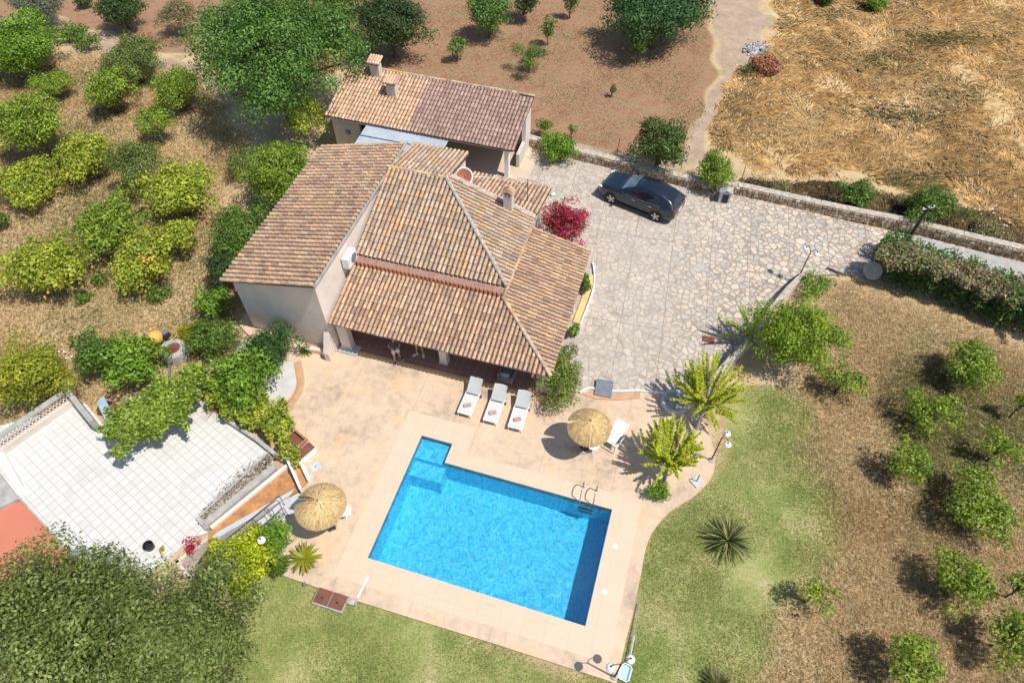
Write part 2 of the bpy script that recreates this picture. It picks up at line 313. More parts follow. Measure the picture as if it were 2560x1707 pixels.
class MB:
    def __init__(s): s.V = []; s.F = []; s.C = []
    def add(s, vs, fs, col=None):
        k = len(s.V); s.V += [tuple(v) for v in vs]; s.F += [[i + k for i in f] for f in fs]
        s.C += [col or (.5, .5, .5)] * len(vs); return s
    def box(s, c, d, rz=0, rx=0, ry=0, col=None, taper=1.0):
        m = Matrix.Rotation(rz, 3, 'Z') @ Matrix.Rotation(ry, 3, 'Y') @ Matrix.Rotation(rx, 3, 'X')
        vs = []
        for z in (-.5, .5):
            k = 1 if z < 0 else taper
            for x, y in ((-.5, -.5), (.5, -.5), (.5, .5), (-.5, .5)): vs.append(Vector(c) + m @ Vector((x * d[0] * k, y * d[1] * k, z * d[2])))
        return s.add(vs, [(3, 2, 1, 0), (4, 5, 6, 7), (0, 1, 5, 4), (1, 2, 6, 5), (2, 3, 7, 6), (3, 0, 4, 7)], col)
    def prism(s, poly, z0, z1, col=None):
        n = len(poly); vs = [(p[0], p[1], z0) for p in poly] + [(p[0], p[1], z1) for p in poly]
        fs = [list(range(n - 1, -1, -1)), list(range(n, 2 * n))] + [(i, (i + 1) % n, n + (i + 1) % n, n + i) for i in range(n)]
        return s.add(vs, fs, col)
    def slab(s, quad, th, col=None):    # polygon in 3-D, thickened downwards
        n = len(quad); vs = [Vector(p) for p in quad] + [Vector(p) - Vector((0, 0, th)) for p in quad]
        fs = [list(range(n)), list(range(2 * n - 1, n - 1, -1))] + [(i, n + i, n + (i + 1) % n, (i + 1) % n) for i in range(n)]
        return s.add(vs, fs, col)
    def tube(s, path, r, n=8, col=None, caps=True):
        path = [Vector(p) for p in path]; rs = r if isinstance(r, (list, tuple)) else [r] * len(path); vs = []; fs = []
        for i, p in enumerate(path):
            d = (path[min(i + 1, len(path) - 1)] - path[max(i - 1, 0)]).normalized()
            a = d.cross(Vector((0, 0, 1))); a = a.normalized() if a.length > .02 else Vector((1, 0, 0)); b = d.cross(a)
            for j in range(n): t = 2 * math.pi * j / n; vs.append(p + (a * math.cos(t) + b * math.sin(t)) * rs[i])
        for i in range(len(path) - 1):
            for j in range(n): fs.append((i * n + j, i * n + (j + 1) % n, (i + 1) * n + (j + 1) % n, (i + 1) * n + j))
        if caps: fs += [list(range(n))[::-1], [len(vs) - n + j for j in range(n)]]
        return s.add(vs, fs, col)
    def lathe(s, prof, c, n=24, col=None):
        vs = []; fs = []
        for r, z in prof:
            for j in range(n): t = 2 * math.pi * j / n; vs.append((c[0] + r * math.cos(t), c[1] + r * math.sin(t), c[2] + z))
        for i in range(len(prof) - 1):
            for j in range(n): fs.append((i * n + j, i * n + (j + 1) % n, (i + 1) * n + (j + 1) % n, (i + 1) * n + j))
        return s.add(vs, fs, col)
    def ball(s, c, r, n=10, col=None):
        r = r if isinstance(r, (tuple, list)) else (r, r, r); pr = []
        vs = []; fs = []
        for i in range(n + 1):
            ph = math.pi * i / n - math.pi / 2
            for j in range(2 * n): t = math.pi * j / n; vs.append((c[0] + r[0] * math.cos(ph) * math.cos(t), c[1] + r[1] * math.cos(ph) * math.sin(t), c[2] + r[2] * math.sin(ph)))
        for i in range(n):
            for j in range(2 * n): fs.append((i * 2 * n + j, i * 2 * n + (j + 1) % (2 * n), (i + 1) * 2 * n + (j + 1) % (2 * n), (i + 1) * 2 * n + j))
        return s.add(vs, fs, col)
    def build(s, name, mat, parent=None, world=False, smooth=False, colors=False, bevel=0):
        me = newmesh(name, s.V, s.F, mat, smooth, np.array(s.C) if colors else None)
        if bevel or not smooth:
            bm = bmesh.new(); bm.from_mesh(me); bmesh.ops.recalc_face_normals(bm, faces=bm.faces); bm.to_mesh(me); bm.free()
        o = link(name, me, parent, world)
        if bevel: md = o.modifiers.new('bevel', 'BEVEL'); md.width = bevel; md.segments = 2; md.limit_method = 'ANGLE'
        return o
def copy_tree(o, parent=None):
    c = o.copy(); COL.objects.link(c); c.parent = parent
    for ch in list(o.children): copy_tree(ch, c)
    return c
def smooth_curve(pts, sub=6, closed=True):
    n = len(pts); out = []
    for i in range(n if closed else n - 1):
        p0, p1, p2, p3 = (Vector(pts[(i + k) % n]) if closed else Vector(pts[min(max(i + k, 0), n - 1)]) for k in (-1, 0, 1, 2))
        for k in range(sub):
            t = k / sub; out.append(.5 * ((2 * p1) + (-p0 + p2) * t + (2 * p0 - 5 * p1 + 4 * p2 - p3) * t * t + (-p0 + 3 * p1 - 3 * p2 + p3) * t ** 3))
    if not closed: out.append(Vector(pts[-1]))
    return out
def inpoly(X, Y, poly):
    r = np.zeros(X.shape, bool); n = len(poly)
    for i in range(n):
        x1, y1 = poly[i][0], poly[i][1]; x2, y2 = poly[(i + 1) % n][0], poly[(i + 1) % n][1]
        c = ((y1 > Y) != (y2 > Y)); xi = (x2 - x1) * (Y - y1) / ((y2 - y1) if abs(y2 - y1) > 1e-9 else 1e-9) + x1; r ^= c & (X < xi)
    return r
def waves(X, Y, scale, seed, n=9):
    g = np.random.default_rng(seed); o = np.zeros_like(X)
    for i in range(n): k = scale * g.uniform(.5, 2.2); a = g.uniform(0, 6.28); o += np.sin(k * (X * math.cos(a) + Y * math.sin(a)) + g.uniform(0, 6.28)) / n ** .5
    return o
# ================================================================= SETTING
DP = lambda *pts, z=0.0: [D(x, y, z) for x, y in pts]
deck_poly = (DP((800, 800), (1240, 906), (1262, 905), (1352, 903), (1385, 912), (1440, 903), (1530, 898), (1590, 925), (1625, 985))
    + smooth_curve(DP((1640, 1030), (1641, 1075), (1625, 1108), (1590, 1142), (1545, 1170), (1510, 1205), (1486, 1250), (1474, 1310)), 5, False)
    + DP((1455, 1400), (1440, 1460), (1415, 1571), (1400, 1563), (1150, 1482), (950, 1420), (800, 1373), (647, 1320), (632, 1300), (628, 1235), (652, 1192), (697, 1160), (690, 1130), (672, 1080), (640, 1010), (560, 960), (545, 900), (600, 800), (548, 745), (575, 700), (690, 780)))
drive_poly = DP((1200, 330), (1230, 340), (1325, 368), (1490, 408), (1700, 446), (2030, 528), (2120, 543), (2352, 604), (2420, 622), (2420, 668), (2352, 650), (2080, 575), (2010, 600), (1985, 632), (1930, 628), (1862, 634), (1800, 690), (1700, 812), (1640, 880), (1530, 897), (1440, 902), (1385, 911), (1352, 902), (1262, 904), (1240, 905), (1150, 700), (1150, 450))
stair_poly = [S(724, 1240), S(758, 1262), S(700, 1300), S(580, 1385), S(470, 1440), S(440, 1400), S(540, 1326)]
terr_poly = DP((196, 926), (238, 975), (440, 925), (470, 922), (520, 972), (588, 1018), (630, 1050), (458, 1190), (478, 1222), (440, 1236), (330, 1330), (175, 1286), (52, 1149), (-60, 1040), (-30, 985))
def ground():
    xs = np.concatenate([-60 - np.geomspace(1, 700, 16)[::-1], np.arange(-60, 60.01, .25), 60 + np.geomspace(1, 700, 16)])
    ys = np.concatenate([-2 - np.geomspace(1, 500, 16)[::-1], np.arange(-2, 76.01, .25), 76 + np.geomspace(1, 900, 16)])
    X, Y = np.meshgrid(xs, ys); nx, ny = len(xs), len(ys)
    wx = X + .5 * waves(X, Y, .7, 1); wy = Y + .5 * waves(X, Y, .7, 2)
    def zone(poly, soft=3):
        a = inpoly(wx, wy, poly).astype(float)
        for _ in range(soft):
            a[1:-1, 1:-1] = (a[1:-1, 1:-1] + a[:-2, 1:-1] + a[2:, 1:-1] + a[1:-1, :-2] + a[1:-1, 2:]) / 5
        return a
    soil = zone(DP((-40, -60), (130, -60), (1600, -60), (1640, 120), (1625, 230), (1560, 380), (1320, 360), (1180, 300), (800, 150), (560, 230), (440, 120), (250, 85), (130, 35), (-40, 40)), 4)
    lawn = zone(DP((575, 1340), (660, 1315), (1400, 1560), (1480, 1200), (1640, 1100), (1650, 1000), (1700, 880), (1850, 890), (1900, 1000), (1920, 1150), (1900, 1300), (1800, 1400), (1780, 1500), (1640, 1600), (1650, 1680), (540, 1680)), 26)
    field = zone(DP((1700, 170), (1760, 120), (1770, 20), (1800, -80), (2500, -80), (2560, 560), (2352, 500), (2150, 450), (1950, 400), (1800, 400), (1700, 380), (1640, 330), (1650, 250)), 4)
    track = np.clip(zone(DP((1600, -40), (1750, -40), (1760, 110), (1700, 150), (1690, 200), (1650, 260), (1630, 350), (1690, 390), (1560, 385), (1500, 420), (1220, 340), (1300, 330), (1560, 375), (1600, 310), (1640, 200), (1660, 100)), 4)
        + zone(DP((130, 55), (250, 95), (400, 140), (520, 190), (500, 215), (360, 150), (230, 120), (120, 85)), 3)
        + .45 * zone(DP((1640, 1560), (1780, 1380), (1900, 1180), (1920, 1200), (1860, 1400), (1760, 1568)), 5)
        + zone(DP((1700, 400), (1950, 430), (2352, 540), (2352, 600), (2100, 540), (1700, 440)), 3), 0, 1)
    Z = np.full(X.shape, GZ) + .02 * waves(X, Y, .9, 5) + field * .06 * waves(X, Y, 1.1, 6) - .02
    far = np.maximum(np.abs(X) - 60, 0) + np.maximum(Y - 76, 0)
    V = np.stack([X, Y, Z], -1).reshape(-1, 3)
    idx = np.arange(nx * ny).reshape(ny, nx)
    Fq = np.stack([idx[:-1, :-1], idx[:-1, 1:], idx[1:, 1:], idx[1:, :-1]], -1).reshape(-1, 4)
    cxm = (X[:-1, :-1] + X[1:, 1:]) / 2; cym = (Y[:-1, :-1] + Y[1:, 1:]) / 2
    def shrink(poly, k): 
        c = sum((Vector(p) for p in poly), Vector()) / len(poly); return [c + (Vector(p) - c) * k for p in poly]
    cut = inpoly(cxm, cym, shrink([PL(-.3, -.3), PL(8.9, -.3), PL(8.9, 5), PL(1.7, 5), PL(1.7, 5.95), PL(-.3, 5.95)], 1)) | inpoly(cxm, cym, shrink(stair_poly, .97))
    Fq = Fq[~cut.ravel()]
    me = newmesh('ground', V, Fq, M['ground'], True)
    at = me.color_attributes.new('Zone', 'FLOAT_COLOR', 'POINT')
    at.data.foreach_set('color', np.stack([soil, lawn, field, track], -1).reshape(-1, 4).astype(np.float32).ravel())
    tag(link('ground', me), kind='structure')
ground()
def with_hole(outer, hole, z0, z1, name, mat, kind='structure'):
    bm = bmesh.new()
    def loop(pts): vs = [bm.verts.new((p[0], p[1], z1)) for p in pts]; return [bm.edges.new((vs[i], vs[(i + 1) % len(vs)])) for i in range(len(vs))]
    es = loop(outer) + (loop(hole) if hole else [])
    bmesh.ops.triangle_fill(bm, use_beauty=True, edges=es)
    r = bmesh.ops.extrude_face_region(bm, geom=bm.faces[:])
    for v in [g for g in r['geom'] if isinstance(g, bmesh.types.BMVert)]: v.co.z = z0
    bmesh.ops.recalc_face_normals(bm, faces=bm.faces)
    me = bpy.data.meshes.new(name); bm.to_mesh(me); bm.free(); me.materials.append(mat)
    o = link(name, me)
    if kind: tag(o, kind=kind)
    return o
pool_out = [PL(0, 0), PL(8.64, 0), PL(8.64, 4.72), PL(1.42, 4.72), PL(1.42, 5.66), PL(0, 5.66)]
cop_out = [PL(-.98, -1.02), PL(9.72, -1.02), PL(9.72, 5.42), PL(2.1, 5.42), PL(2.1, 6.7), PL(-.98, 6.7)]
with_hole(deck_poly, [PL(-.9, -.9), PL(9.6, -.9), PL(9.6, 5.3), PL(2.0, 5.3), PL(2.0, 6.6), PL(-.9, 6.6)], -.34, 0, 'pool_deck', M['deck'])
with_hole(drive_poly, None, -.36, -.012, 'driveway', M['paving'])
MB().prism(DP((2060, 570), (2352, 655), (2480, 690), (2480, 640), (2352, 604), (2100, 541)), -.3, -.004).build('road', M['grey']).__setitem__('kind', 'structure')
# ---- pool
pool = empty('swimming_pool', PL(4.3, 2.4, 0), 'blue mosaic swimming pool with a notched step corner set in the peach terrace', 'swimming pool')
cp = with_hole(cop_out, pool_out, -.3, .012, 'coping', M['coping'], None); cp.parent = pool; cp.data.transform(Matrix.Translation(-pool.location))
def basin():
    d = -1.55; P = [PL(a, b) for a, b in ((0, 0), (8.64, 0), (8.64, 4.72), (1.42, 4.72), (1.42, 5.66), (0, 5.66))]
    b = MB(); n = len(P); b.add([(p.x, p.y, -.005) for p in P] + [(p.x, p.y, d) for p in P], [tuple(range(n, 2 * n))] + [(i, (i + 1) % n, n + (i + 1) % n, n + i) for i in range(n)])
    o = b.build('basin', M['mosaic'], pool, True)
    for k, (b0, z) in enumerate(((4.72, -.30), (4.0, -.55))):
        s = MB(); s.prism([PL(.004 * (k + 1), b0), PL(1.416, b0), PL(1.416, 5.655 - .94 * (k > 0)), PL(.004 * (k + 1), 5.655 - .94 * (k > 0))], -1.54, z + .002 * k); s.build('step', M['mosaic'], pool, True)
basin()
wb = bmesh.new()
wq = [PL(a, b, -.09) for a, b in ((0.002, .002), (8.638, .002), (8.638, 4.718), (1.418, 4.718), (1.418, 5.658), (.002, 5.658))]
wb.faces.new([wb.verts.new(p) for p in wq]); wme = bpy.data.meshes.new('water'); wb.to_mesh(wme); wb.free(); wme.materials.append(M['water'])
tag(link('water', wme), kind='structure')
# ---- roofs of barrel tiles
PAL_MIX = [(0.678, 0.433, 0.250), (0.731, 0.484, 0.274), (0.575, 0.357, 0.226), (0.417, 0.268, 0.191), (0.783, 0.534, 0.310), (0.313, 0.191, 0.143), (0.653, 0.382, 0.226), (0.601, 0.471, 0.333)]
PAL_OLD = [(0.548, 0.420, 0.297), (0.653, 0.509, 0.345), (0.470, 0.344, 0.250), (0.706, 0.509, 0.310), (0.392, 0.280, 0.213), (0.613, 0.484, 0.356), (0.731, 0.382, 0.143), (0.522, 0.382, 0.285)]
PAL_NEW = [(0.736, 0.452, 0.283), (0.692, 0.501, 0.321), (0.781, 0.548, 0.347), (0.580, 0.322, 0.220), (0.669, 0.429, 0.270), (0.736, 0.524, 0.335)]
PAL_RED = [(0.407, 0.258, 0.207), (0.485, 0.323, 0.258), (0.330, 0.202, 0.168), (0.563, 0.404, 0.336), (0.446, 0.283, 0.224)]
def roof(parent, poly, e0, e1, pal, cp=.21, rp=.36, name='roof', cuts=(), th=.09, r=.083, pal2=None, split=None, seed=1):
    rg = random.Random(seed); poly = [Vector(p) for p in poly]; e0, e1 = Vector(e0), Vector(e1); u = (e1 - e0).normalized()
    nrm = Vector((0, 0, 0))
    for i in range(len(poly)): nrm += poly[i].cross(poly[(i + 1) % len(poly)])
    nrm.normalize(); nrm = nrm if nrm.z > 0 else -nrm
    s = nrm.cross(u).normalized()                                         # up the slope
    loc = [((p - e0).dot(u), (p - e0).dot(s)) for p in poly]
    if sum(q[1] for q in loc) < 0: s = -s; loc = [((p - e0).dot(u), (p - e0).dot(s)) for p in poly]
    nup = u.cross(s); nup = nup if nup.z > 0 else -nup
    b = MB(); b.slab([e0 + u * x + s * y for x, y in loc], th); base = b.build(name, M['tilebase'], parent, True)
    x0, x1 = min(q[0] for q in loc), max(q[0] for q in loc); y0, y1 = min(q[1] for q in loc), max(q[1] for q in loc)
    nc = max(1, round((x1 - x0) / cp)); cpp = (x1 - x0) / nc; nr = max(1, math.ceil((y1 - y0) / rp)); V = []; Fc = []; C = []; ns = 6
    for i in range(nc):
        cx = x0 + (i + .5) * cpp
        for j in range(0, nr + 1):
            jit = rg.uniform(-.012, .012); ya = y0 + j * rp - .05 + jit; yb = ya + rp + .05; ym = (ya + yb) / 2
            ins = inpoly(np.array([cx]), np.array([min(max(ym, y0 + .02), y1 - .02)]), loc)[0]
            if not ins: continue
            yb = min(yb, y1 + .03)
            if yb - ya < .08: continue
            pp = pal2 if (pal2 and split(cx, ym)) else pal; c = rg.choice(pp); av = [sum(q[k_] for q in pp) / len(pp) for k_ in range(3)]; c = tuple(.55 * c[k_] + .45 * av[k_] for k_ in range(3)); f = rg.uniform(.80, 1.14); c = tuple(v * f for v in c)
            k = len(V); ox = rg.uniform(-.008, .008)
            for (y, rr, h) in ((ya, r * 1.05, .028), (yb, r * .9, .0)):
                for q in range(ns + 1):
                    a = math.pi * q / ns; V.append(e0 + u * (cx + ox - math.cos(a) * rr) + s * y + nup * (math.sin(a) * rr * .95 + h + .002)); C.append(c)
            for q in range(ns): Fc.append((k + q, k + q + 1, k + ns + 2 + q, k + ns + 1 + q))
            Fc.append(tuple(k + q for q in range(ns, -1, -1)))
    me = bpy.data.meshes.new('tiles'); me.from_pydata([tuple(v) for v in V], [], Fc)
    at = me.color_attributes.new('Col', 'FLOAT_COLOR', 'POINT'); cc = np.ones((len(V), 4), dtype=np.float32); cc[:, :3] = np.array(C); at.data.foreach_set('color', cc.ravel())
    bm = bmesh.new(); bm.from_mesh(me)
    for (co, no) in cuts: bmesh.ops.bisect_plane(bm, geom=bm.verts[:] + bm.edges[:] + bm.faces[:], plane_co=co, plane_no=no, clear_outer=True)
    bm.to_mesh(me); bm.free(); me.materials.append(M['tile']); link('tiles', me, base, False)
    me.transform(Matrix.Translation(-sum_loc(base))); return base
def sum_loc(o):
    v = Vector((0, 0, 0))
    while o: v += o.location; o = o.parent
    return v
def ridge(parent, a, b, r=.10, mat='cementmortar', step=.34):
    a, b = Vector(a), Vector(b); n = max(1, int((b - a).length / step)); m = MB()
    for i in range(n):
        p = a.lerp(b, i / n); q = a.lerp(b, (i + 1.12) / n); f = random.uniform(.85, 1.1)
        m.tube([p + Vector((0, 0, .012)), q], [r * f, r * .86 * f], 8, col=random.choice(PAL_OLD))
    m.build('ridge', M['tile'] if mat == 'tile' else M[mat], parent, True, colors=True)
def wall(parent, a, b, z0, z1, th=.25, mat='plaster', name='wall', z1b=None):
    a, b = Vector(a), Vector(b); d = (b - a).normalized(); n = Vector((-d.y, d.x, 0)) * th / 2; z1b = z1 if z1b is None else z1b
    P = [a - n, b - n, b + n, a + n]; m = MB(); vs = [(p.x, p.y, z0) for p in P] + [(P[0].x, P[0].y, z1), (P[1].x, P[1].y, z1b), (P[2].x, P[2].y, z1b), (P[3].x, P[3].y, z1)]
    m.add(vs, [(3, 2, 1, 0), (4, 5, 6, 7), (0, 1, 5, 4), (1, 2, 6, 5), (2, 3, 7, 6), (3, 0, 4, 7)]); return m.build(name, M[mat], parent, True)
villa = empty('villa', H(2.7, 5, 0), 'cream walled villa with stepped terracotta tile roofs beside the pool terrace', 'house')
G0 = -.36
# tall west wing
def block(a0, a1, b0, b1, zl, zr, mat='plaster'):      # solid walls, top slopes from zl (a0) to zr (a1)
    bl, br = b0 if isinstance(b0, tuple) else (b0, b0); m = MB(); P = [H(a0, bl), H(a1, br), H(a1, b1), H(a0, b1)]; Z = [zl, zr, zr, zl]
    m.add([(p.x, p.y, G0) for p in P] + [(p.x, p.y, z) for p, z in zip(P, Z)], [(3, 2, 1, 0), (4, 5, 6, 7), (0, 1, 5, 4), (1, 2, 6, 5), (2, 3, 7, 6), (3, 0, 4, 7)])
    return m.build('wall', M[mat], villa, True)
block(-4.6, 0, (.44, .12), 10.1, 3.58, 4.72)
roof(villa, [H(-4.70, .02, 3.70), H(.10, -.09, 4.86), H(.10, 10.15, 4.86), H(-4.70, 10.2, 3.70)], H(-4.70, .02, 3.70), H(-4.70, 10.2, 3.70), PAL_MIX, cp=.262, rp=.37, r=.094, seed=2)
# verge of west wing: pale mortar strip with broken tile ends, buttress at its foot
m = MB(); m.slab([H(.10, -.06, 4.87), H(.16, -.06, 4.87), H(.16, 10.4, 4.87), H(.10, 10.4, 4.87)], .12); m.build('verge_mortar', M['grey'], villa, True)
wall(villa, H(-.14, -.45), H(-.14, .098), G0, .55, .26, z1b=1.6, name='buttress')
wall(villa, H(-2.2, -.12), H(-.3, -.12), G0, .02, .2, z1b=.38, name='buttress')
# main block under the upper roof
block(.002, 7.1, 3.85, 8.25, 3.30, 3.30); block(.002, 3.0, 8.252, 10.9, 4.1, 4.1); block(3.004, 7.2, 8.252, 11.1, 2.7, 2.7)
hipB = (H(3.1, 8.0, 5.0) - H(7.45, 3.5, 3.45)); hn = Vector((hipB.y, -hipB.x, 0)).normalized()   # points to the east slope side
if hn.dot(HE) < 0: hn = -hn
roof(villa, [H(.12, 3.5, 3.45), H(7.45, 3.5, 3.45), H(3.1, 8.0, 5.0), H(.12, 8.0, 5.0)], H(.12, 3.5, 3.45), H(7.45, 3.5, 3.45), PAL_OLD, .222, .385, cuts=[(H(7.45, 3.5), hn)], r=.080, seed=3)
roof(villa, [H(7.45, 3.5, 3.45), H(7.45, 8.3, 3.45), H(3.1, 8.3, 5.0), H(3.1, 8.0, 5.0)], H(7.45, 3.5, 3.45), H(7.45, 8.3, 3.45), PAL_OLD, .222, .385, cuts=[(H(7.45, 3.5), -hn)], r=.080, seed=4)
roof(villa, [H(.12, 11.0, 4.28), H(3.2, 11.0, 4.28), H(3.2, 8.0, 5.0), H(.12, 8.0, 5.0)], H(3.2, 11.0, 4.28), H(.12, 11.0, 4.28), PAL_OLD, .222, .385, r=.080, seed=5)
roof(villa, [H(3.2, 11.4, 2.75), H(7.55, 11.4, 2.75), H(7.55, 8.42, 3.5), H(3.2, 8.42, 3.5)], H(7.55, 11.4, 2.75), H(3.2, 11.4, 2.75), PAL_MIX, .222, .385, r=.080, seed=6)
ridge(villa, H(3.1, 8.0, 5.06), H(7.45, 3.5, 3.52), .12, 'cementmortar')
ridge(villa, H(.12, 8.0, 5.03), H(3.1, 8.0, 5.03), .09, 'tile')
m = MB(); m.slab([H(3.25, 8.25, 5.0), H(7.5, 8.25, 3.5), H(7.5, 8.41, 3.5), H(3.25, 8.41, 5.0)], .3); m.build('verge_mortar', M['cementmortar'], villa, True)
# lit gable triangle east of the rear slope
m = MB(); m.add([H(3.02, 8.3, 2.9), H(3.02, 10.9, 2.9), H(3.02, 10.9, 4.22), H(3.02, 8.3, 4.86), H(2.9, 8.3, 2.9), H(2.9, 10.9, 2.9), H(2.9, 10.9, 4.22), H(2.9, 8.3, 4.86)], [(0, 1, 2, 3), (7, 6, 5, 4), (0, 4, 5, 1), (1, 5, 6, 2), (2, 6, 7, 3), (3, 7, 4, 0)]); m.build('wall', M['plaster'], villa, True)
# tile band between upper eave and porch roof
m = MB()
for i in range(36): a = .22 + i * .2; m.tube([H(a, 3.10, 2.96), H(a, 3.12, 3.36)], .088, 8)
m.build('tile_band', M['terracotta'], villa, True); m = MB(); m.prism([H(.14, 3.12), H(7.4, 3.12), H(7.4, 3.845), H(.14, 3.845)], 2.9, 3.37); m.build('ledge', M['brick'], villa, True)
# porch roofs
hipF = Vector(H(7.4, 3.1, 0) - H(10.42, .08, 0)); hf = Vector((hipF.y, -hipF.x, 0)).normalized(); hf = hf if hf.dot(HE) > 0 else -hf
roof(villa, [H(.12, .08, 2.32), H(10.42, .08, 2.32), H(7.4, 3.1, 3.09), H(.12, 3.1, 3.09)], H(.12, .08, 2.32), H(10.42, .08, 2.32), PAL_MIX, .205, .37, cuts=[(H(10.42, .08), hf)], r=.074, seed=7)
roof(villa, [H(10.42, .08, 2.32), H(10.42, 7.95, 2.32), H(7.42, 7.95, 3.09), H(7.42, 3.08, 3.09)], H(10.42, .08, 2.32), H(10.42, 7.95, 2.32), PAL_MIX, .205, .37, cuts=[(H(10.42, .08), -hf)], r=.074, seed=8)
ridge(villa, H(7.42, 3.08, 3.16), H(10.42, .08, 2.40), .10, 'tile')
ridge(villa, H(7.46, 3.1, 3.2), H(7.46, 7.95, 3.2), .08, 'tile')
m = MB(); m.box(H(5.27, .17, 2.20), (10.2, .10, .09), HA); m.build('eave_beam', M['plaster2'], villa, True)
m = MB(); m.box(H(10.33, 4.1, 2.20), (.10, 7.7, .09), HA); m.build('eave_beam', M['plaster2'], villa, True)
for a, b, wd, dp in ((.42, .62, .5, .36), (5.15, 1.05, .36, .32), (9.92, .95, .5, .4)):
    m = MB(); m.box(H(a, b, 1.07), (wd, dp, 2.16), HA); m.box(H(a, b, .12), (wd + .05, dp + .05, .2), HA); m.build('pillar', M['plaster'], villa, True, bevel=.01)
for b in (3.4, 5.8, 7.8):
    m = MB(); m.box(H(10.1, b, 1.07), (.3, .3, 2.16), HA); m.build('pillar', M['plaster'], villa, True)
m = MB(); m.prism([H(.002, .48), H(10.2, .48), H(10.2, 3.84), H(.002, 3.84)], -.3, .07); m.build('porch_floor', M['porchtile'], villa, True)
m = MB(); m.prism([H(7.102, 3.842), H(10.2, 3.842), H(10.2, 8.2), H(7.102, 8.2)], -.3, .068); m.build('porch_floor', M['porchtile'], villa, True)
m = MB(); m.prism([H(.3, .34), H(10.25, .34), H(10.25, .478), H(.3, .478)], -.3, .06)
m.build('porch_step', M['curbyellow'], villa, True)
# door and windows on the porch wall
for a, wd, hgt, z in ((2.0, 1.6, 2.1, 1.12), (4.6, 1.0, 1.1, 1.5), (6.2, .9, 2.05, 1.1)):
    m = MB(); m.box(H(a, 3.82, z), (wd, .08, hgt), HA); fr = m.build('window' if hgt < 2 else 'door', M['wood'], villa, True)
    m = MB(); m.box(H(a, 3.775, z), (wd - .16, .02, hgt - .16), HA); m.build('pane', M['carglass'], fr, True)
m = MB(); m.box(H(.34, .5, 1.3), (.10, .1, 1.9), HA); m.build('tile_trim', M['yellow'], villa, True)
m = MB(); m.box(H(.55, .45, .04), (1.0, .55, .16), HA); m.build('threshold', M['lightgrey'], villa, True)
# AC unit on the tall wall
def ray_plane(x, y, a):
    p0 = Vector((0, 0, CAM_H)); d = S(x, y, 0) - p0; k = ((HO + HE * a - p0).dot(HE)) / d.dot(HE); q = p0 + d * k; return (q - HO).dot(HN), q.z
bq, zq = ray_plane(884, 648, .45)
ac = empty('air_conditioner', H(.2, bq, zq), 'white air conditioner box hung on the tall cream side wall', 'air conditioner')
m = MB(); m.box(H(.24, bq, zq), (.34, .82, .60), HA); m.build('casing', M['whiteplastic'], ac, True, bevel=.015)
m = MB(); m.lathe([(.0, .0), (.22, .0), (.24, .012), (.0, .014)], (0, 0, 0), 20); g = m.build('fan_grille', M['greymetal'], ac); g.rotation_euler = (0, R(90), HA); g.location = H(.41, bq + .1, zq) - ac.location
m = MB(); m.box(H(.2, bq - .3, zq - .33), (.38, .04, .05), HA); m.build('bracket', M['darkmetal'], ac, True)
m = MB(); m.box(H(.2, bq + .3, zq - .33), (.38, .04, .05), HA); m.build('bracket', M['darkmetal'], ac, True)
# chimneys
def chimney(parent, c, sx, sy, z0, z1, cap='tiles', rz=HA, slots=False):
    c = Vector(c); m = MB(); m.box((c.x, c.y, (z0 + z1) / 2), (sx, sy, z1 - z0), rz); s = m.build('chimney', M['plaster2'], parent, True)
    ux = Vector((math.cos(rz), math.sin(rz), 0)); uy = Vector((-math.sin(rz), math.cos(rz), 0))
    if cap == 'tiles':
        m = MB(); m.box((c.x, c.y, z1 + .10), (sx * .78, sy * .78, .2), rz); m.build('vent', M['black'], s, True)
        m = MB()
        for i in range(5):
            o = (i - 2) / 2 * (sx * .58); p = c + ux * o; m.tube([p - uy * sy * .78 + Vector((0, 0, z1 + .19)), p + uy * sy * .78 + Vector((0, 0, z1 + .34))], .085, 8, col=random.choice(PAL_NEW))
        m.box((c.x, c.y, z1 + .24), (sx * 1.3, sy * 1.3, .05), rz, rx=.1, col=(.5, .3, .2)); m.build('cap', M['tile'], s, True, colors=True)
    else:
        m = MB()
        for o in (-1, 0, 1): p = c + ux * o * (sx / 2 - .05) + Vector((0, 0, z1 + .09)); m.box(p, (.09, sy, .18), rz)
        m.build('vent', M['plaster2'], s, True)
        m = MB(); m.box((c.x, c.y, z1 + .08), (sx * .9, sy * .5, .15), rz); m.build('vent', M['black'], s, True)
        m = MB()
        for sg in (-1, 1):
            q = c + ux * sg * sx * .3 + Vector((0, 0, z1 + .26)); m.box(q, (sx * .72, sy * 1.15, .045), rz, ry=sg * .42, col=(.5, .34, .24))
            for t_ in (-.3, 0, .3): qq = q + uy * t_ * sy + Vector((0, 0, .03)); m.tube([qq - ux * sg * sx * .3 + Vector((0, 0, .12)), qq + ux * sg * sx * .33 + Vector((0, 0, -.12))], .06, 7, col=random.choice(PAL_MIX))
        m.build('cap', M['tile'], s, True, colors=True)
chimney(villa, H(6.22, 8.02), .42, .42, 3.6, 4.72, 'gable')
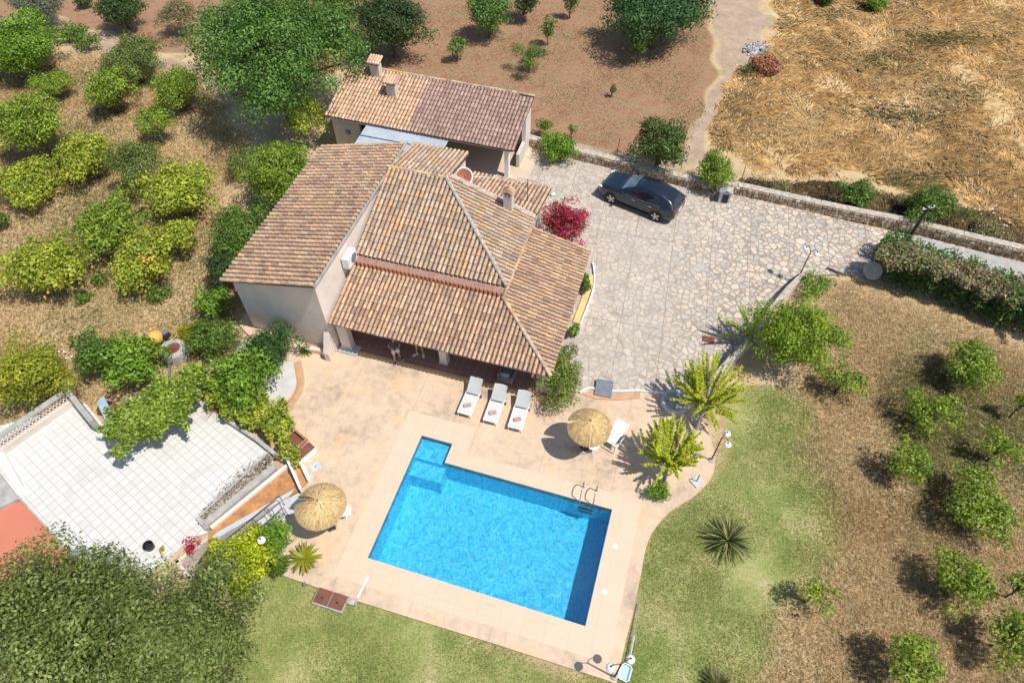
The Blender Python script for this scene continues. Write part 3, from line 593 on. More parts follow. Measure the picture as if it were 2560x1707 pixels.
# satellite dish and aerial
dz = 3.9; dc = S(1160, 441, dz)
ds = empty('satellite_dish', (dc.x, dc.y, 3.3), 'faded red satellite dish with pale rim on the lower rear roof', 'satellite dish')
m = MB(); m.lathe([(0, -.10), (.16, -.085), (.30, -.03), (.40, .02), (.42, .03), (.40, .035), (.3, -.01), (0, -.08)], (0, 0, 0), 28); g = m.build('reflector', M['dish'], ds, smooth=True); g.location = (0, 0, .6); g.rotation_euler = (R(38), R(14), 0)
m = MB(); m.lathe([(.40, -.01), (.45, .0), (.46, .03), (.42, .05), (.40, .035)], (0, 0, 0), 28); g = m.build('rim', M['white'], ds, smooth=True); g.location = (0, 0, .6); g.rotation_euler = (R(38), R(14), 0)
m = MB(); m.tube([(0, .2, -.35), (0, .1, .55)], .025); m.build('mast', M['greymetal'], ds)
m = MB(); m.tube([(0, -.1, .35), (.1, -.35, .95)], .012); m.ball((.1, -.35, .97), .05, 5); m.build('receiver_arm', M['greymetal'], ds)
ab = S(1318, 512, 3.1); an = empty('television_aerial', (ab.x, ab.y, 3.0), 'thin metal television aerial standing on the rear roof behind the chimney', 'aerial')
m = MB(); m.tube([(0, 0, 0), (0, 0, 1.7)], .018, 6); m.build('mast', M['darkmetal'], an)
m = MB(); m.tube([(-.5, .2, 1.62), (.6, -.25, 1.7)], .012, 6)
for i in range(9): t_ = i / 8; x = -.5 + 1.1 * t_; y = .2 - .45 * t_; L_ = .16 + .12 * t_; m.tube([(x - .4 * L_, y - L_, 1.63 + .08 * t_), (x + .4 * L_, y + L_, 1.63 + .08 * t_)], .006, 5)
m.build('elements', M['alu'], an)
# cables on rear roof
m = MB(); m.tube([S(1172, 442, 3.5), S(1230, 444, 3.25), S(1285, 455, 3.1), S(1318, 478, 3.1), S(1340, 500, 3.15), S(1335, 535, 3.3)], .012, 5); m.build('cable', M['white'], villa, True)
# wall lamp at NE corner of rear roof
wl = S(1382, 488, 2.2); o = empty('floodlight', (wl.x, wl.y, 1.9), 'small grey floodlight on the house corner above the bougainvillea', 'floodlight')
m = MB(); m.box((0, 0, .32), (.22, .14, .18), .4, rx=.5); m.build('lamp_head', M['greymetal'], o, bevel=.01)
m = MB(); m.tube([(-.25, 0, .3), (0, 0, .3)], .02); m.build('arm', M['darkmetal'], o)
# ================================================================= OUTBUILDING
barn = empty('outbuilding', H(-1.2, 16.5, 0), 'long low outbuilding with half orange half dark tile roof behind the house', 'outbuilding')
roof(barn, [H(-7.05, 14.4, 2.4), H(4.6, 14.3, 2.4), H(4.7, 18.3, 3.35), H(-6.9, 18.45, 3.35)], H(-7.05, 14.4, 2.4), H(4.6, 14.3, 2.4), PAL_NEW, .215, .36, r=.086, pal2=PAL_RED, split=lambda x, y: x > 5.15 + y * .02, seed=9)
ridge(barn, H(-6.9, 18.42, 3.4), H(4.7, 18.3, 3.4), .085, 'tile')
def bwall(a, b, c, d, z1, z1b=None): return wall(barn, H(a, b), H(c, d), G0, z1, .24, 'plaster2', z1b=z1b)
bwall(-6.75, 18.15, 4.35, 18.15, 3.15); bwall(-6.75, 14.75, -6.75, 18.0, 2.35, 3.1); bwall(-6.75, 14.75, -5.0, 14.75, 2.32); bwall(-.6, 14.9, -.6, 18.0, 2.3, 3.1)
bwall(-3.6, 14.75, -.75, 14.75, 2.32)
wall(barn, H(4.4, 17.35), H(4.4, 18.3), G0, 3.0, .22, 'plaster', z1b=3.22); wall(barn, H(4.4, 15.9), H(4.4, 17.3), G0, .95, .2, 'plaster2'); wall(barn, H(4.4, 17.2), H(4.4, 17.35), G0, 3.0, .24, 'white')
m = MB(); m.box(H(4.03, 14.95, 1.1), (.26, .26, 2.5), HA); m.build('pillar', M['white'], barn, True)
m = MB(); m.box(H(-1.2, 14.42, 2.27), (11.4, .09, .10), HA); m.build('eave_beam', M['plaster2'], barn, True)
m = MB(); m.prism([H(-.5, 14.0), H(5.3, 13.2), H(5.3, 18.25), H(-.5, 18.02)], -.3, .02); m.build('carport_floor', M['barnfloor'], barn, True)
m = MB(); m.box(H(-5.85, 14.61, 1.3), (.35, .04, .3), HA); m.ball(H(-5.85, 14.58, 1.3), .14, 6); m.build('wall_basin', M['greymetal'], barn, True)
chimney(barn, H(-5.1, 18.0), .56, .46, 2.9, 3.95, 'tiles'); chimney(barn, H(-3.57, 16.75), .56, .46, 2.8, 3.65, 'tiles')
# corrugated lean-to between house and outbuilding
lean = empty('lean_to_roof', H(-1.8, 12.4, 0), 'pale blue corrugated sheet roof between the house and the outbuilding', 'roof')
V = []; Fc = []; n = 150
for i in range(n + 1):
    a = -4.35 + (.75 + 4.35) * i / n; z = .018 * math.cos(i * math.pi / 1.5)
    for b_, zz in ((10.5, 2.02), (14.35, 2.26)): V.append(H(a, b_, zz + z))
for i in range(n): Fc.append((2 * i, 2 * i + 2, 2 * i + 3, 2 * i + 1))
m = MB(); m.add(V, Fc); m.build('sheet', M['corr'], lean, True, smooth=True)
for b_ in (11.6, 12.5, 13.4): m = MB(); m.box(H(-1.8, b_, 2.075 + (b_ - 10.5) * .062), (5.1, .035, .02), HA); m.build('batten', M['darkmetal'], lean, True)
for a_ in (-4.2, .6): m = MB(); m.box(H(a_, 12.4, .9), (.1, .1, 2.4), HA); m.build('post', M['greymetal'], lean, True)
# ================================================================= WHITE ROOF TERRACE AND STAIRS
m = MB(); m.prism(terr_poly, -.4, .0); m.build('patio', M['whitetile']).__setitem__('kind', 'structure')
m = MB(); m.prism(DP((-60, 1080), (0, 1166), (48, 1147), (172, 1288), (120, 1420), (-160, 1480), (-160, 1100)), -.5, -.08); m.build('court', M['redcourt']).__setitem__('kind', 'structure')
m = MB()
pts = [D(48, 1147), D(110, 1214), D(175, 1288)]
for p, q in zip(pts, pts[1:]): m.tube([p + Vector((0, 0, .06)), q + Vector((0, 0, .06))], .035, 6)
for p in pts: m.tube([p - Vector((0, 0, .1)), p + Vector((0, 0, .14))], .05, 6)
tag(m.build('drain_pipe', M['grey']), 'grey pipe along the edge between white tiles and red court', 'pipe')
m = MB(); m.prism(DP((-40, 1150), (0, 1168), (46, 1146), (0, 1085), (-40, 1050)), -.3, .09); tag(m.build('roof_slab', M['grey']), 'weathered grey concrete slab at the left corner of the white terrace', 'slab')
m = MB()
for (a, b, c, d) in ((30, 1105, 0, 1060), (60, 1110, 35, 1155)): pass
m.prism(DP((-8, 1035), (6, 1028), (58, 1120), (44, 1136)), 0, .22); tag(m.build('low_wall', M['white']), 'low white wall at the left end of the white tiled terrace', 'wall')
# lattice wall
lw = empty('lattice_wall', S(92, 1045, 0), 'concrete breeze block wall with lattice openings along the white terrace', 'wall')
A_, B_ = S(196, 1008), S(-30, 1166)                       # foot line of the inner face
hd = (B_ - A_); Lh = hd.length; hd.normalize(); hnrm = Vector((hd.y, -hd.x, 0)); hnrm = hnrm if hnrm.y > 0 else -hnrm
za, zb_, zc = .36, .90, 1.0; rzl = math.atan2(hd.y, hd.x)
ctr = lambda z, off: (A_ + B_) / 2 + hnrm * off + Vector((0, 0, z))
m = MB(); m.box(ctr(za / 2 - .1, .1), (Lh, .2, za + .2), rzl); m.build('parapet', M['plaster2'], lw, True)
m = MB(); m.box(ctr((zb_ + zc) / 2, .1), (Lh + .3, .24, zc - zb_), rzl); m.build('coping', M['grey'], lw, True)
m = MB(); nb = int(Lh / .30)
for i in range(nb):
    c = A_ + hd * (i + .5) * Lh / nb + hnrm * .1; hw = .15; hh = (zb_ - za) / 2; zz = (za + zb_) / 2
    for sx in (-1, 1):
        for sz in (-1, 1): m.tube([c + hd * sx * .02 + Vector((0, 0, zz + sz * hh)), c + hd * sx * hw * .95 + Vector((0, 0, zz + sz * .02))], .022, 5); m.tube([c + hd * sx * hw * .95 + Vector((0, 0, zz + sz * hh)), c + hd * sx * .02 + Vector((0, 0, zz + sz * .02))], .018, 5)
m.build('lattice', M['plaster'], lw, True)
sw = empty('side_parapet', S(215, 1010), 'grey parapet wall with blue boards beyond at the corner of the white terrace', 'wall')
wall(sw, S(190, 1000), S(254, 1080), -.3, .95, .22, 'grey'); 
bb = S(240, 1040, .5); m = MB(); m.box((bb.x + .35, bb.y + .25, .5), (1.55, .42, .06), R(-52), rx=.5); tag(m.build('board', M['blue']), 'light blue board leaning outside the corner of the white terrace', 'board')
cr = S(265, 1017, .2); c0 = empty('crate', (cr.x, cr.y, GZ), 'brown wooden crate beside the blue board', 'crate')
m = MB()
for sx, sy, dx, dy in ((-.3, 0, .03, .5), (.3, 0, .03, .5), (0, -.25, .6, .03), (0, .25, .6, .03)): m.box((sx, sy, .22), (dx, dy, .4))
m.build('side', M['wood'], c0); m = MB(); m.box((0, 0, .06), (.58, .48, .04)); m.build('base', M['wood'], c0)
hc = S(272, 1137); m = MB(); m.box((hc.x, hc.y, .015), (.34, .28, .03), R(-38)); tag(m.build('drain_cover', M['greymetal']), 'small dark square drain cover on the white tiles below the vine', 'drain cover')
# kerbs and planter along the terrace
def kerb(name, pts, w_, z0, z1, mat, label, cat='kerb', parent=None, closed=False):
    m = MB(); pts = [Vector(p) for p in pts]
    for p, q in zip(pts, pts[1:]):
        d = (q - p); L_ = d.length; m.box(((p + q) / 2).xy.to_3d() + Vector((0, 0, (z0 + z1) / 2)), (L_ + .01, w_, z1 - z0), math.atan2(d.y, d.x))
    o = m.build(name, M[mat], parent, parent is not None)
    if parent is None: tag(o, label, cat)
    return o
kerb('low_wall', [D(520, 966), D(590, 1012), D(634, 1048)], .16, -.3, .30, 'grey', 'low grey wall between the white tiles and the climbing vine', 'wall')
pl = empty('planter_bed', D(560, 1130), 'long concrete planter bed with dry weeds along the white terrace', 'planter')
kerb('side', [S(690, 1172), S(517, 1316)], .26, -.3, .28, 'grey', '', parent=pl); kerb('side', [S(676, 1130), S(497, 1296)], .10, -.3, .12, 'grey', '', parent=pl)
kerb('side', [S(497, 1297), S(521, 1324)], .16, -.3, .2, 'grey', '', parent=pl)
m = MB(); m.prism([S(676, 1131), S(690, 1165), S(517, 1312), S(499, 1296)], -.2, .06); m.build('soil', M['rock'], pl, True)
kerb('low_wall', [S(720, 1166), S(530, 1322)], .15, -.3, .16, 'plaster', 'cream plastered wall above the orange ramp', 'wall')
m = MB(); m.prism([S(716, 1176), S(752, 1226), S(640, 1286), S(520, 1352), S(524, 1330)], -.3, .035); m.build('ramp', M['ochre']).__setitem__('kind', 'structure')
kerb('low_wall', [S(721, 1152), S(757, 1232)], .10, -.2, .42, 'white', 'narrow white wall at the top of the orange ramp', 'wall')
m = MB(); m.prism([S(730, 1150), S(742, 1146), S(770, 1205), S(757, 1220)], 0, .05); tag(m.build('channel', M['ochre']), 'rusty orange channel between two white walls beside the thatched parasol', 'channel')
kerb('low_wall', [S(746, 1143), S(776, 1205)], .14, -.2, .30, 'white', 'white wall of the orange channel nearest the square cover', 'wall')
m = MB(); m.prism([S(724, 1240), S(738, 1222), S(545, 1330), S(528, 1345), S(545, 1345)], -.9, .045); tag(m.build('stringer', M['lightgrey']), 'pale blue grey stone border beside the garden stairs', 'stair border')
st = empty('garden_stairs', S(640, 1310, -1), 'pale stone stairs with iron railings going down beside the hedge', 'stairs')
m = MB(); m.prism(stair_poly, -2.1, -1.9); m.build('pit_floor', M['grey'], st, True)
m = MB()
for p_, q_ in zip(stair_poly, stair_poly[1:] + stair_poly[:1]): d = q_ - p_; m.box(((p_ + q_) / 2).xy.to_3d() + Vector((0, 0, -1.0)), (d.length + .12, .12, 1.78), math.atan2(d.y, d.x))
m.build('side_wall', M['plaster2'], st, True)
a0, a1 = S(733, 1262), S(470, 1400); dd = (a1 - a0); nst = 12
for i in range(nst):
    p = a0.lerp(a1, i / nst); q = a0.lerp(a1, (i + 1) / nst + .02); d = (q - p); z = -.02 - i * .14; c = (p + q) / 2
    m = MB(); m.box((c.x, c.y, z - .35), (d.length, 1.5, .7), math.atan2(d.y, d.x)); m.build('step', M['lightgrey'], st, True, bevel=.012)
m = MB(); m.prism([S(720, 1246), S(745, 1232), S(790, 1250), S(770, 1290), S(740, 1278)], -.3, .004); m.build('landing', M['lightgrey'], st, True)
def railing(p, q, zdrop, parent, mat='rust'):
    p, q = Vector(p), Vector(q); m = MB(); m.tube([p + Vector((0, 0, .85)), q + Vector((0, 0, .85 - zdrop))], .022, 6); m.tube([p + Vector((0, 0, .45)), q + Vector((0, 0, .45 - zdrop))], .012, 6)
    for i in range(7): t_ = i / 6; c = p.lerp(q, t_); m.tube([c + Vector((0, 0, -zdrop * t_ - .05)), c + Vector((0, 0, .85 - zdrop * t_))], .014, 6)
    m.build('railing', M[mat], parent, True)
railing(S(712, 1262), S(480, 1390), 1.5, st); railing(S(722, 1290), S(500, 1425), 1.5, st)
# curved orange kerb + pale path left of porch
op = smooth_curve([S(744, 905), S(750, 935), S(752, 960), S(744, 985), S(722, 1012), S(690, 1022)], 5, False)
kerb('kerb', op, .34, -.2, .05, 'curb', 'curved orange kerb between the pale path and the pool terrace')
m = MB(); m.prism([S(618, 850), S(700, 905), S(735, 905), S(742, 960), S(715, 1003), S(680, 1018), S(640, 990), S(600, 930), S(588, 870)], -.2, .012); m.build('path', M['path']).__setitem__('kind', 'structure')
# benches / planters along the terrace left edge
def brownbench(c, L_, rz, label):
    o = empty('bench', c, label, 'bench', 'brown and white built-in benches', rz)
    m = MB(); m.box((0, 0, .18), (L_, .36, .36)); m.build('base', M['white'], o); m = MB(); m.box((0, 0, .375), (L_ * .98, .40, .04)); m.build('seat', M['brownpaint'], o, bevel=.008)
    m = MB(); m.box((0, .2, .6), (L_ * .98, .05, .26), rx=.15); m.build('backrest', M['terracotta'], o, bevel=.008)
p = S(766, 1138); brownbench((p.x, p.y, 0), .85, R(50), 'brown topped white bench beside the grey square cover')
p = S(748, 1108); brownbench((p.x, p.y, 0), .8, R(-40), 'brown topped white bench half under the vine')
bq_ = S(712, 1066); bb = empty('barbecue', (bq_.x, bq_.y, 0), 'black folding barbecue at the vine edge of the terrace', 'barbecue', rz=.5)
m = MB(); m.box((0, 0, .55), (.55, .42, .22)); m.build('fire_bowl', M['black'], bb, bevel=.02)
m = MB(); m.box((0, .2, .78), (.55, .03, .32), rx=-.2); m.build('lid', M['black'], bb)
for sx in (-.24, .24):
    m = MB(); m.tube([(sx, -.25, 0), (sx, .12, .5)], .014); m.tube([(sx, .25, 0), (sx, -.12, .5)], .014); m.build('leg', M['greymetal'], bb)
# loose covers
def plate(px, py, size, rz, label, mat='lightgrey', z=.02, src=True, name='cover', cat='cover', kn=True, sz2=None):
    p = S(px, py); o = empty(name, (p.x, p.y, 0), label, cat, rz=rz); m = MB(); m.box((0, 0, z / 2 + .002), (size, sz2 or size, z)); m.build('plate', M[mat], o, bevel=.006)
    if kn: m = MB(); m.ball((0, 0, z + .008), (.03, .03, .012), 5); m.build('handle', M['rust'], o)
    return o
plate(789, 1167, .42, R(38), 'grey square inspection cover on the terrace beside the benches')
plate(842, 1489 + 0, .01, 0, 'tiny drain cap at the lawn edge', 'greymetal') if False else None
hat = S(826, 1497, 0); o = empty('pump_hatch', (hat.x, hat.y, GZ), 'pair of brown steel hatch doors sunk in the lawn by the terrace edge', 'hatch', rz=PA)
m = MB(); m.box((0, 0, .05), (1.24, .66, .12)); m.build('frame', M['grey'], o)
for sx in (-.3, .3):
    m = MB(); m.box((sx, 0, .125), (.57, .56, .03)); d_ = m.build('door', M['brownpaint'], o, bevel=.006); m = MB(); m.box((sx, -.05, .15), (.09, .05, .025)); m.build('handle', M['darkmetal'], d_)
vb = S(879, 1502); o = empty('valve_box', (vb.x, vb.y, GZ), 'small concrete valve box beside the brown hatch doors', 'valve box', rz=PA)
m = MB()
for sx, sy, dx, dy in ((-.17, 0, .03, .24), (.17, 0, .03, .24), (0, -.11, .37, .03), (0, .11, .37, .03)): m.box((sx, sy, .08), (dx, dy, .14))
m.build('frame', M['grey'], o); m = MB(); m.box((0, 0, .06), (.3, .2, .04)); m.build('base', M['rock'], o)
lb = S(762, 1460); o = empty('garden_spotlight', (lb.x, lb.y, GZ), 'small dark spotlight on the lawn at the deck edge', 'spotlight'); m = MB(); m.tube([(0, 0, 0), (0, 0, .12)], .02); m.build('spike', M['darkmetal'], o); m = MB(); m.box((0, 0, .16), (.10, .14, .10), .3); m.build('lamp_head', M['greymetal'], o)
m = MB(); m.prism([S(918, 1440), S(922, 1441), S(897, 1494), S(892, 1492)], .004, .017); m.build('strip', M['white']).__setitem__('kind', 'structure')
for (px, py, lab) in ((1538, 1364, 'round white skimmer lid in the coping nearer the pool ladder'), (1512, 1478, 'round white skimmer lid in the coping nearer the double lamp')):
    p = S(px, py, .014); o = empty('skimmer_lid', (p.x, p.y, .012), lab, 'skimmer lid', 'skimmer lids in the pool coping')
    m = MB(); m.lathe([(0, .008), (.085, .008), (.10, .004), (.10, 0)], (0, 0, 0), 24); m.build('lid', M['whiteplastic'], o); m = MB(); m.lathe([(0, .014), (.02, .014), (.02, .006)], (0, 0, 0), 10); m.build('knob', M['lightgrey'], o)
# umbrella base slab with stub
p = S(1741, 1204); o = empty('parasol_base', (p.x, p.y, 0), 'pale square slab with a bare steel stub near the lawn edge', 'parasol base', rz=R(35))
m = MB(); m.box((0, 0, .03), (.42, .42, .055)); m.build('slab', M['lightgrey'], o, bevel=.008); m = MB(); m.tube([(0, 0, .05), (0, 0, .6)], .022); m.build('stub', M['darkmetal'], o)
# pool ladder
ld = empty('pool_ladder', PL(7.55, 4.9, 0), 'steel pool ladder with two curved handrails at the far pool edge', 'pool ladder')
for a in (7.3, 7.85):
    pts = [PL(a, 5.32, .012), PL(a, 5.34, .42)] + [PL(a, 5.34 - .36 + .36 * math.cos(t_), .42 + .34 * math.sin(t_)) for t_ in np.linspace(.2, 2.2, 7)] + [PL(a, 4.66, .1), PL(a, 4.64, -.9)]
    m = MB(); m.tube(pts, .024, 8); m.build('handrail', M['chrome'], ld, True, smooth=True)
    m = MB(); m.box(PL(a, 5.32, .02), (.1, .1, .012), PA); m.build('foot_plate', M['chrome'], ld, True)
for z in (-.12, -.4, -.68): m = MB(); m.box(PL(7.575, 4.60, z), (.55, .12, .03), PA); m.build('rung', M['chrome'], ld, True)
# ================================================================= LOUNGERS
def make_lounger(label):
    r = empty('sun_lounger', (0, 0, 0), label, 'sun lounger', 'three matching white sun loungers')      # local +y towards the head
    m = MB()
    for sx in (-.31, .31): m.tube([(sx, -.72, .30), (sx, .62, .32)], .022, 8)
    for y in (-.72, .62): m.tube([(-.31, y, .30), (.31, y, .30)], .02, 8)
    m.build('frame', M['white'], r)
    for sx in (-.29, .29):
        for y in (-.66, .55): m = MB(); m.tube([(sx, y, .3), (sx * 1.04, y + (-.06 if y < 0 else .06), 0)], .02, 8); m.build('leg', M['white'], r)
    m = MB(); m.box((0, -.2, .325), (.58, 1.02, .02)); m.build('seat', M['offwhite'], r, bevel=.006)
    m = MB(); V = []; n = 6
    for i in range(n + 1):
        x = -.3 + .6 * i / n; k = .05 * (1 - (x / .3) ** 2)
        V += [(x, .36, .345), (x, .36 + .60 + k, .345 + .36)]
    m.add(V + [(a, b, c - .03) for a, b, c in V], [(2 * i, 2 * i + 2, 2 * i + 3, 2 * i + 1) for i in range(n)] + [(2 * i + 1 + 14, 2 * i + 3 + 14, 2 * i + 2 + 14, 2 * i + 14) for i in range(n)] + [(0, 1, 15, 14), (12, 26, 27, 13)] + [(2 * i, 2 * i + 14, 2 * i + 16, 2 * i + 2) for i in range(n)] + [(2 * i + 1, 2 * i + 3, 2 * i + 17, 2 * i + 15) for i in range(n)])
    bk = m.build('backrest', M['offwhite2'], r)
    m = MB(); m.tube([(-.3, .965, .72)] + [(x, .965 + .05 * (1 - (x / .3) ** 2), .72) for x in (-.2, -.1, 0, .1, .2)] + [(.3, .965, .72)], .018, 6); m.build('rim', M['white'], bk)
    m = MB(); m.box((-.05, .335, .335), (.46, .035, .03)); m.build('hinge_bar', M['black'], r)
    m = MB(); m.tube([(.33, .5, .06), (.37, .5, .06)], .06, 12); m.build('wheel', M['black'], r)
    m = MB(); m.tube([(.3, .5, .3), (.4, .62, .38)], .02, 6); m.build('handle', M['greymetal'], r)
    return r
Ls = [((1160, 1034), (1183, 980), 'sun lounger nearest the brick step, leftmost of the three in a row', 'folded brown towel on the leftmost of the three loungers'),
      ((1224.5, 1053), (1244, 999), 'middle sun lounger of the row of three facing the pool', 'folded brown towel on the middle lounger of the three'),
      ((1287, 1070), (1303.6, 1016), 'sun lounger nearest the thatched parasol in the row of three', 'folded brown towel on the lounger nearest the corner shrub')]
lo0 = make_lounger(Ls[0][2]); tw0 = None
for i, (ft, hg, lab, tl) in enumerate(Ls):
    o = lo0 if i == 0 else copy_tree(lo0); o['label'] = lab
    f = S(*ft, .3); h_ = S(*hg, .33); d = (h_ - f).normalized(); c = f + d * .72
    o.location = (c.x, c.y, 0); o.rotation_euler = (0, 0, math.atan2(d.y, d.x) - R(90))
    tp = f + d * .42
    if tw0 is None:
        m = MB(); m.box((0, 0, .035), (.34, .19, .06)); tw0 = m.build('towel', M['towel'], bevel=.02); tw = tw0
    else: tw = tw0.copy(); COL.objects.link(tw)
    tag(tw, tl, 'towel', 'folded towels on the loungers'); tw.location = (tp.x, tp.y, .337); tw.rotation_euler = (0, 0, R(14))
# reclining garden chair beside the parasol
p = S(1533, 1105); gc = empty('garden_recliner', (p.x, p.y, 0), 'white folding recliner with dappled shade beside the right parasol', 'recliner', rz=R(-35))
m = MB(); m.add([(-.27, -.35, .40), (.27, -.35, .40), (.27, .25, .42), (-.27, .25, .42), (-.27, .70, .80), (.27, .70, .80)], [(0, 1, 2, 3), (3, 2, 5, 4)]); b_ = m.build('sling', M['whiteplastic'], gc); md = b_.modifiers.new('th', 'SOLIDIFY'); md.thickness = .02
for sx in (-.3, .3):
    m = MB(); m.tube([(sx, -.5, 0), (sx, .3, .5), (sx, .72, .82)], .016, 6); m.tube([(sx, .6, 0), (sx, -.38, .42)], .016, 6); m.build('frame', M['white'], gc)
    m = MB(); m.box((sx, -.02, .56), (.05, .5, .03)); m.build('armrest', M['darkmetal'], gc)
m = MB(); m.tube([(-.3, -.5, .02), (.3, -.5, .02)], .014, 6); m.tube([(-.3, .6, .02), (.3, .6, .02)], .014, 6); m.build('crossbar', M['darkmetal'], gc)
# thatched parasols
def parasol(px, py, r, label, rz, seed):
    c = S(px, py, 2.15); o = empty('thatched_parasol', (c.x, c.y, 0), label, 'parasol', 'thatched parasols on the terrace'); g = np.random.default_rng(seed)
    m = MB(); m.tube([(0, 0, 0), (0, 0, 2.2)], .03, 10); m.build('pole', M['palebark'], o)
    m = MB(); m.lathe([(0, .08), (.2, .08), (.24, 0)], (0, 0, 0), 16); m.build('base', M['grey'], o)
    n = 9000; V = []; C = []; cols = np.array([(.62, .42, .18), (.70, .50, .24), (.52, .34, .14), (.76, .58, .32), (.40, .26, .11)])
    def topz(rr, t_): # cone with a bent-down skirt and one raised overlap ridge
        z = 2.42 - .52 * (rr / r) ** 1.25; u_ = (t_ - rz) % (2 * math.pi); u_ = np.where(u_ > math.pi, u_ - 2 * math.pi, u_)
        return z + np.where((u_ > 0) & (u_ < .6), .30 * (1 - u_ / .6) * np.minimum(rr / .35, 1), 0)
    t_ = g.uniform(0, 2 * math.pi, n); r0 = r * g.uniform(0, 1, n) ** .6; ln = g.uniform(.15, .38, n); r1 = np.minimum(r0 + ln, r * g.uniform(.94, 1.03, n)); t2 = t_ + g.normal(0, .035, n)
    wv = g.uniform(.006, .014, n); P0 = np.stack([r0 * np.cos(t_), r0 * np.sin(t_), topz(r0, t_) + g.uniform(0, .03, n)], -1)
    P1 = np.stack([r1 * np.cos(t2), r1 * np.sin(t2), topz(r1, t_) + g.uniform(0, .05, n)], -1); sd_ = np.stack([-np.sin(t_), np.cos(t_), np.zeros(n)], -1) * wv[:, None]
    V = np.stack([P0 - sd_, P0 + sd_, P1 + sd_ * .6, P1 - sd_ * .6], 1).reshape(-1, 3); F_ = np.arange(n * 4).reshape(n, 4)
    cc = cols[g.integers(0, 5, n)] * g.uniform(.75, 1.15, n)[:, None]; rimd = np.where(r1 > r * .86, .80, 1.0); cc = cc * rimd[:, None]; ug = (t_ - rz) % (2 * math.pi); kp = ~((ug < .36) & (r1 > .12)); V = V.reshape(-1, 4, 3)[kp].reshape(-1, 3); F_ = np.arange(len(V)).reshape(-1, 4); cc = cc[kp]
    th_ = link('canopy', newmesh('canopy', V, F_, M['colattr'], cols=np.repeat(cc, 4, 0)), o)
    m = MB(); nseg = 64; rings = [0.0, .15, .35, .6, .85, 1.0]
    for k in rings:
        for j in range(nseg):
            a = 2 * math.pi * j / nseg; rr = r * max(k, .02) * (1 + (.02 * math.sin(j * 7.1) if k == 1 else 0)); m.V.append((rr * math.cos(a), rr * math.sin(a), float(topz(np.array(rr), np.array(a))) - .012)); m.C.append((.5, .35, .16))
    for i in range(len(rings) - 1):
        for j in range(nseg):
            if i and (2 * math.pi * (j + .5) / nseg - rz) % (2 * math.pi) < .3: continue
            m.F.append([i * nseg + j, i * nseg + (j + 1) % nseg, (i + 1) * nseg + (j + 1) % nseg, (i + 1) * nseg + j])
    m.build('thatch_mat', M['colattr'], o, colors=True)
    m = MB()
    for j in range(8): a = 2 * math.pi * j / 8; m.tube([(0, 0, 2.3), (r * .9 * math.cos(a), r * .9 * math.sin(a), 1.9)], .012, 5)
    m.build('ribs', M['wood'], o)
    m = MB(); m.lathe([(.05, .0), (.035, .06), (.0, .10)], (0, 0, 2.40), 8); m.build('finial', M['wood'], o)
parasol(1474, 1060, .90, 'thatched straw parasol nearer the three sun loungers', R(158), 1)
parasol(798, 1258, .95, 'thatched straw parasol beside the stairs and the potted sago palm', R(162), 2)
# side tables, stools
def side_table(px, py, label):
    p = S(px, py, .5); o = empty('side_table', (p.x, p.y, 0), label, 'table', 'round white plastic side tables')
    m = MB(); m.lathe([(0, .49), (.24, .49), (.26, .50), (.26, .52), (0, .52)], (0, 0, 0), 26); m.build('tabletop', M['whiteplastic'], o)
    m = MB(); m.tube([(0, 0, .03), (0, 0, .49)], .03); m.build('pedestal', M['whiteplastic'], o)
    for k in range(3): a = k * 2.094 + .5; m = MB(); m.tube([(0, 0, .14), (.2 * math.cos(a), .2 * math.sin(a), 0)], .018, 6); m.build('leg', M['whiteplastic'], o)
side_table(1484, 1112, 'round white side table under the parasol nearer the loungers'); side_table(862, 1276, 'round white side table under the parasol by the sago palm')
def cubebox(px, py, label, rz):
    p = S(px, py); o = empty('weight_box', (p.x, p.y, 0), label, 'box', rz=rz); m = MB(); m.box((0, 0, .2), (.3, .3, .36), taper=.9); m.build('body', M['darkmetal'], o, bevel=.015); m = MB(); m.box((0, 0, .39), (.27, .27, .03)); m.build('lid', M['greymetal'], o)
cubebox(1461, 1121, 'dark cube box beside the side table under the right parasol', .2); cubebox(830, 1318, 'dark grey cube box at the edge of the left parasol shade', R(25))
# armchair on porch
p = S(1268, 936, .35); o = empty('wicker_armchair', (p.x, p.y, .07), 'grey wicker armchair with cushion on the shaded porch', 'armchair', rz=R(-20))
m = MB(); m.box((0, 0, .19), (.72, .66, .30), taper=1.04); m.build('base', M['wicker'], o, bevel=.03)
m = MB(); m.box((0, .31, .48), (.74, .12, .42), rx=-.12); m.build('backrest', M['wicker'], o, bevel=.03)
for sx in (-.33, .33): m = MB(); m.box((sx, 0, .42), (.12, .62, .26)); m.build('armrest', M['wicker'], o, bevel=.03)
m = MB(); m.box((0, -.03, .39), (.50, .52, .12)); m.build('seat_cushion', M['cushion'], o, bevel=.04)
m = MB(); m.ball((-.05, -.16, .48), (.24, .12, .06), 8); m.build('pillow', M['lightgrey'], o, smooth=True)
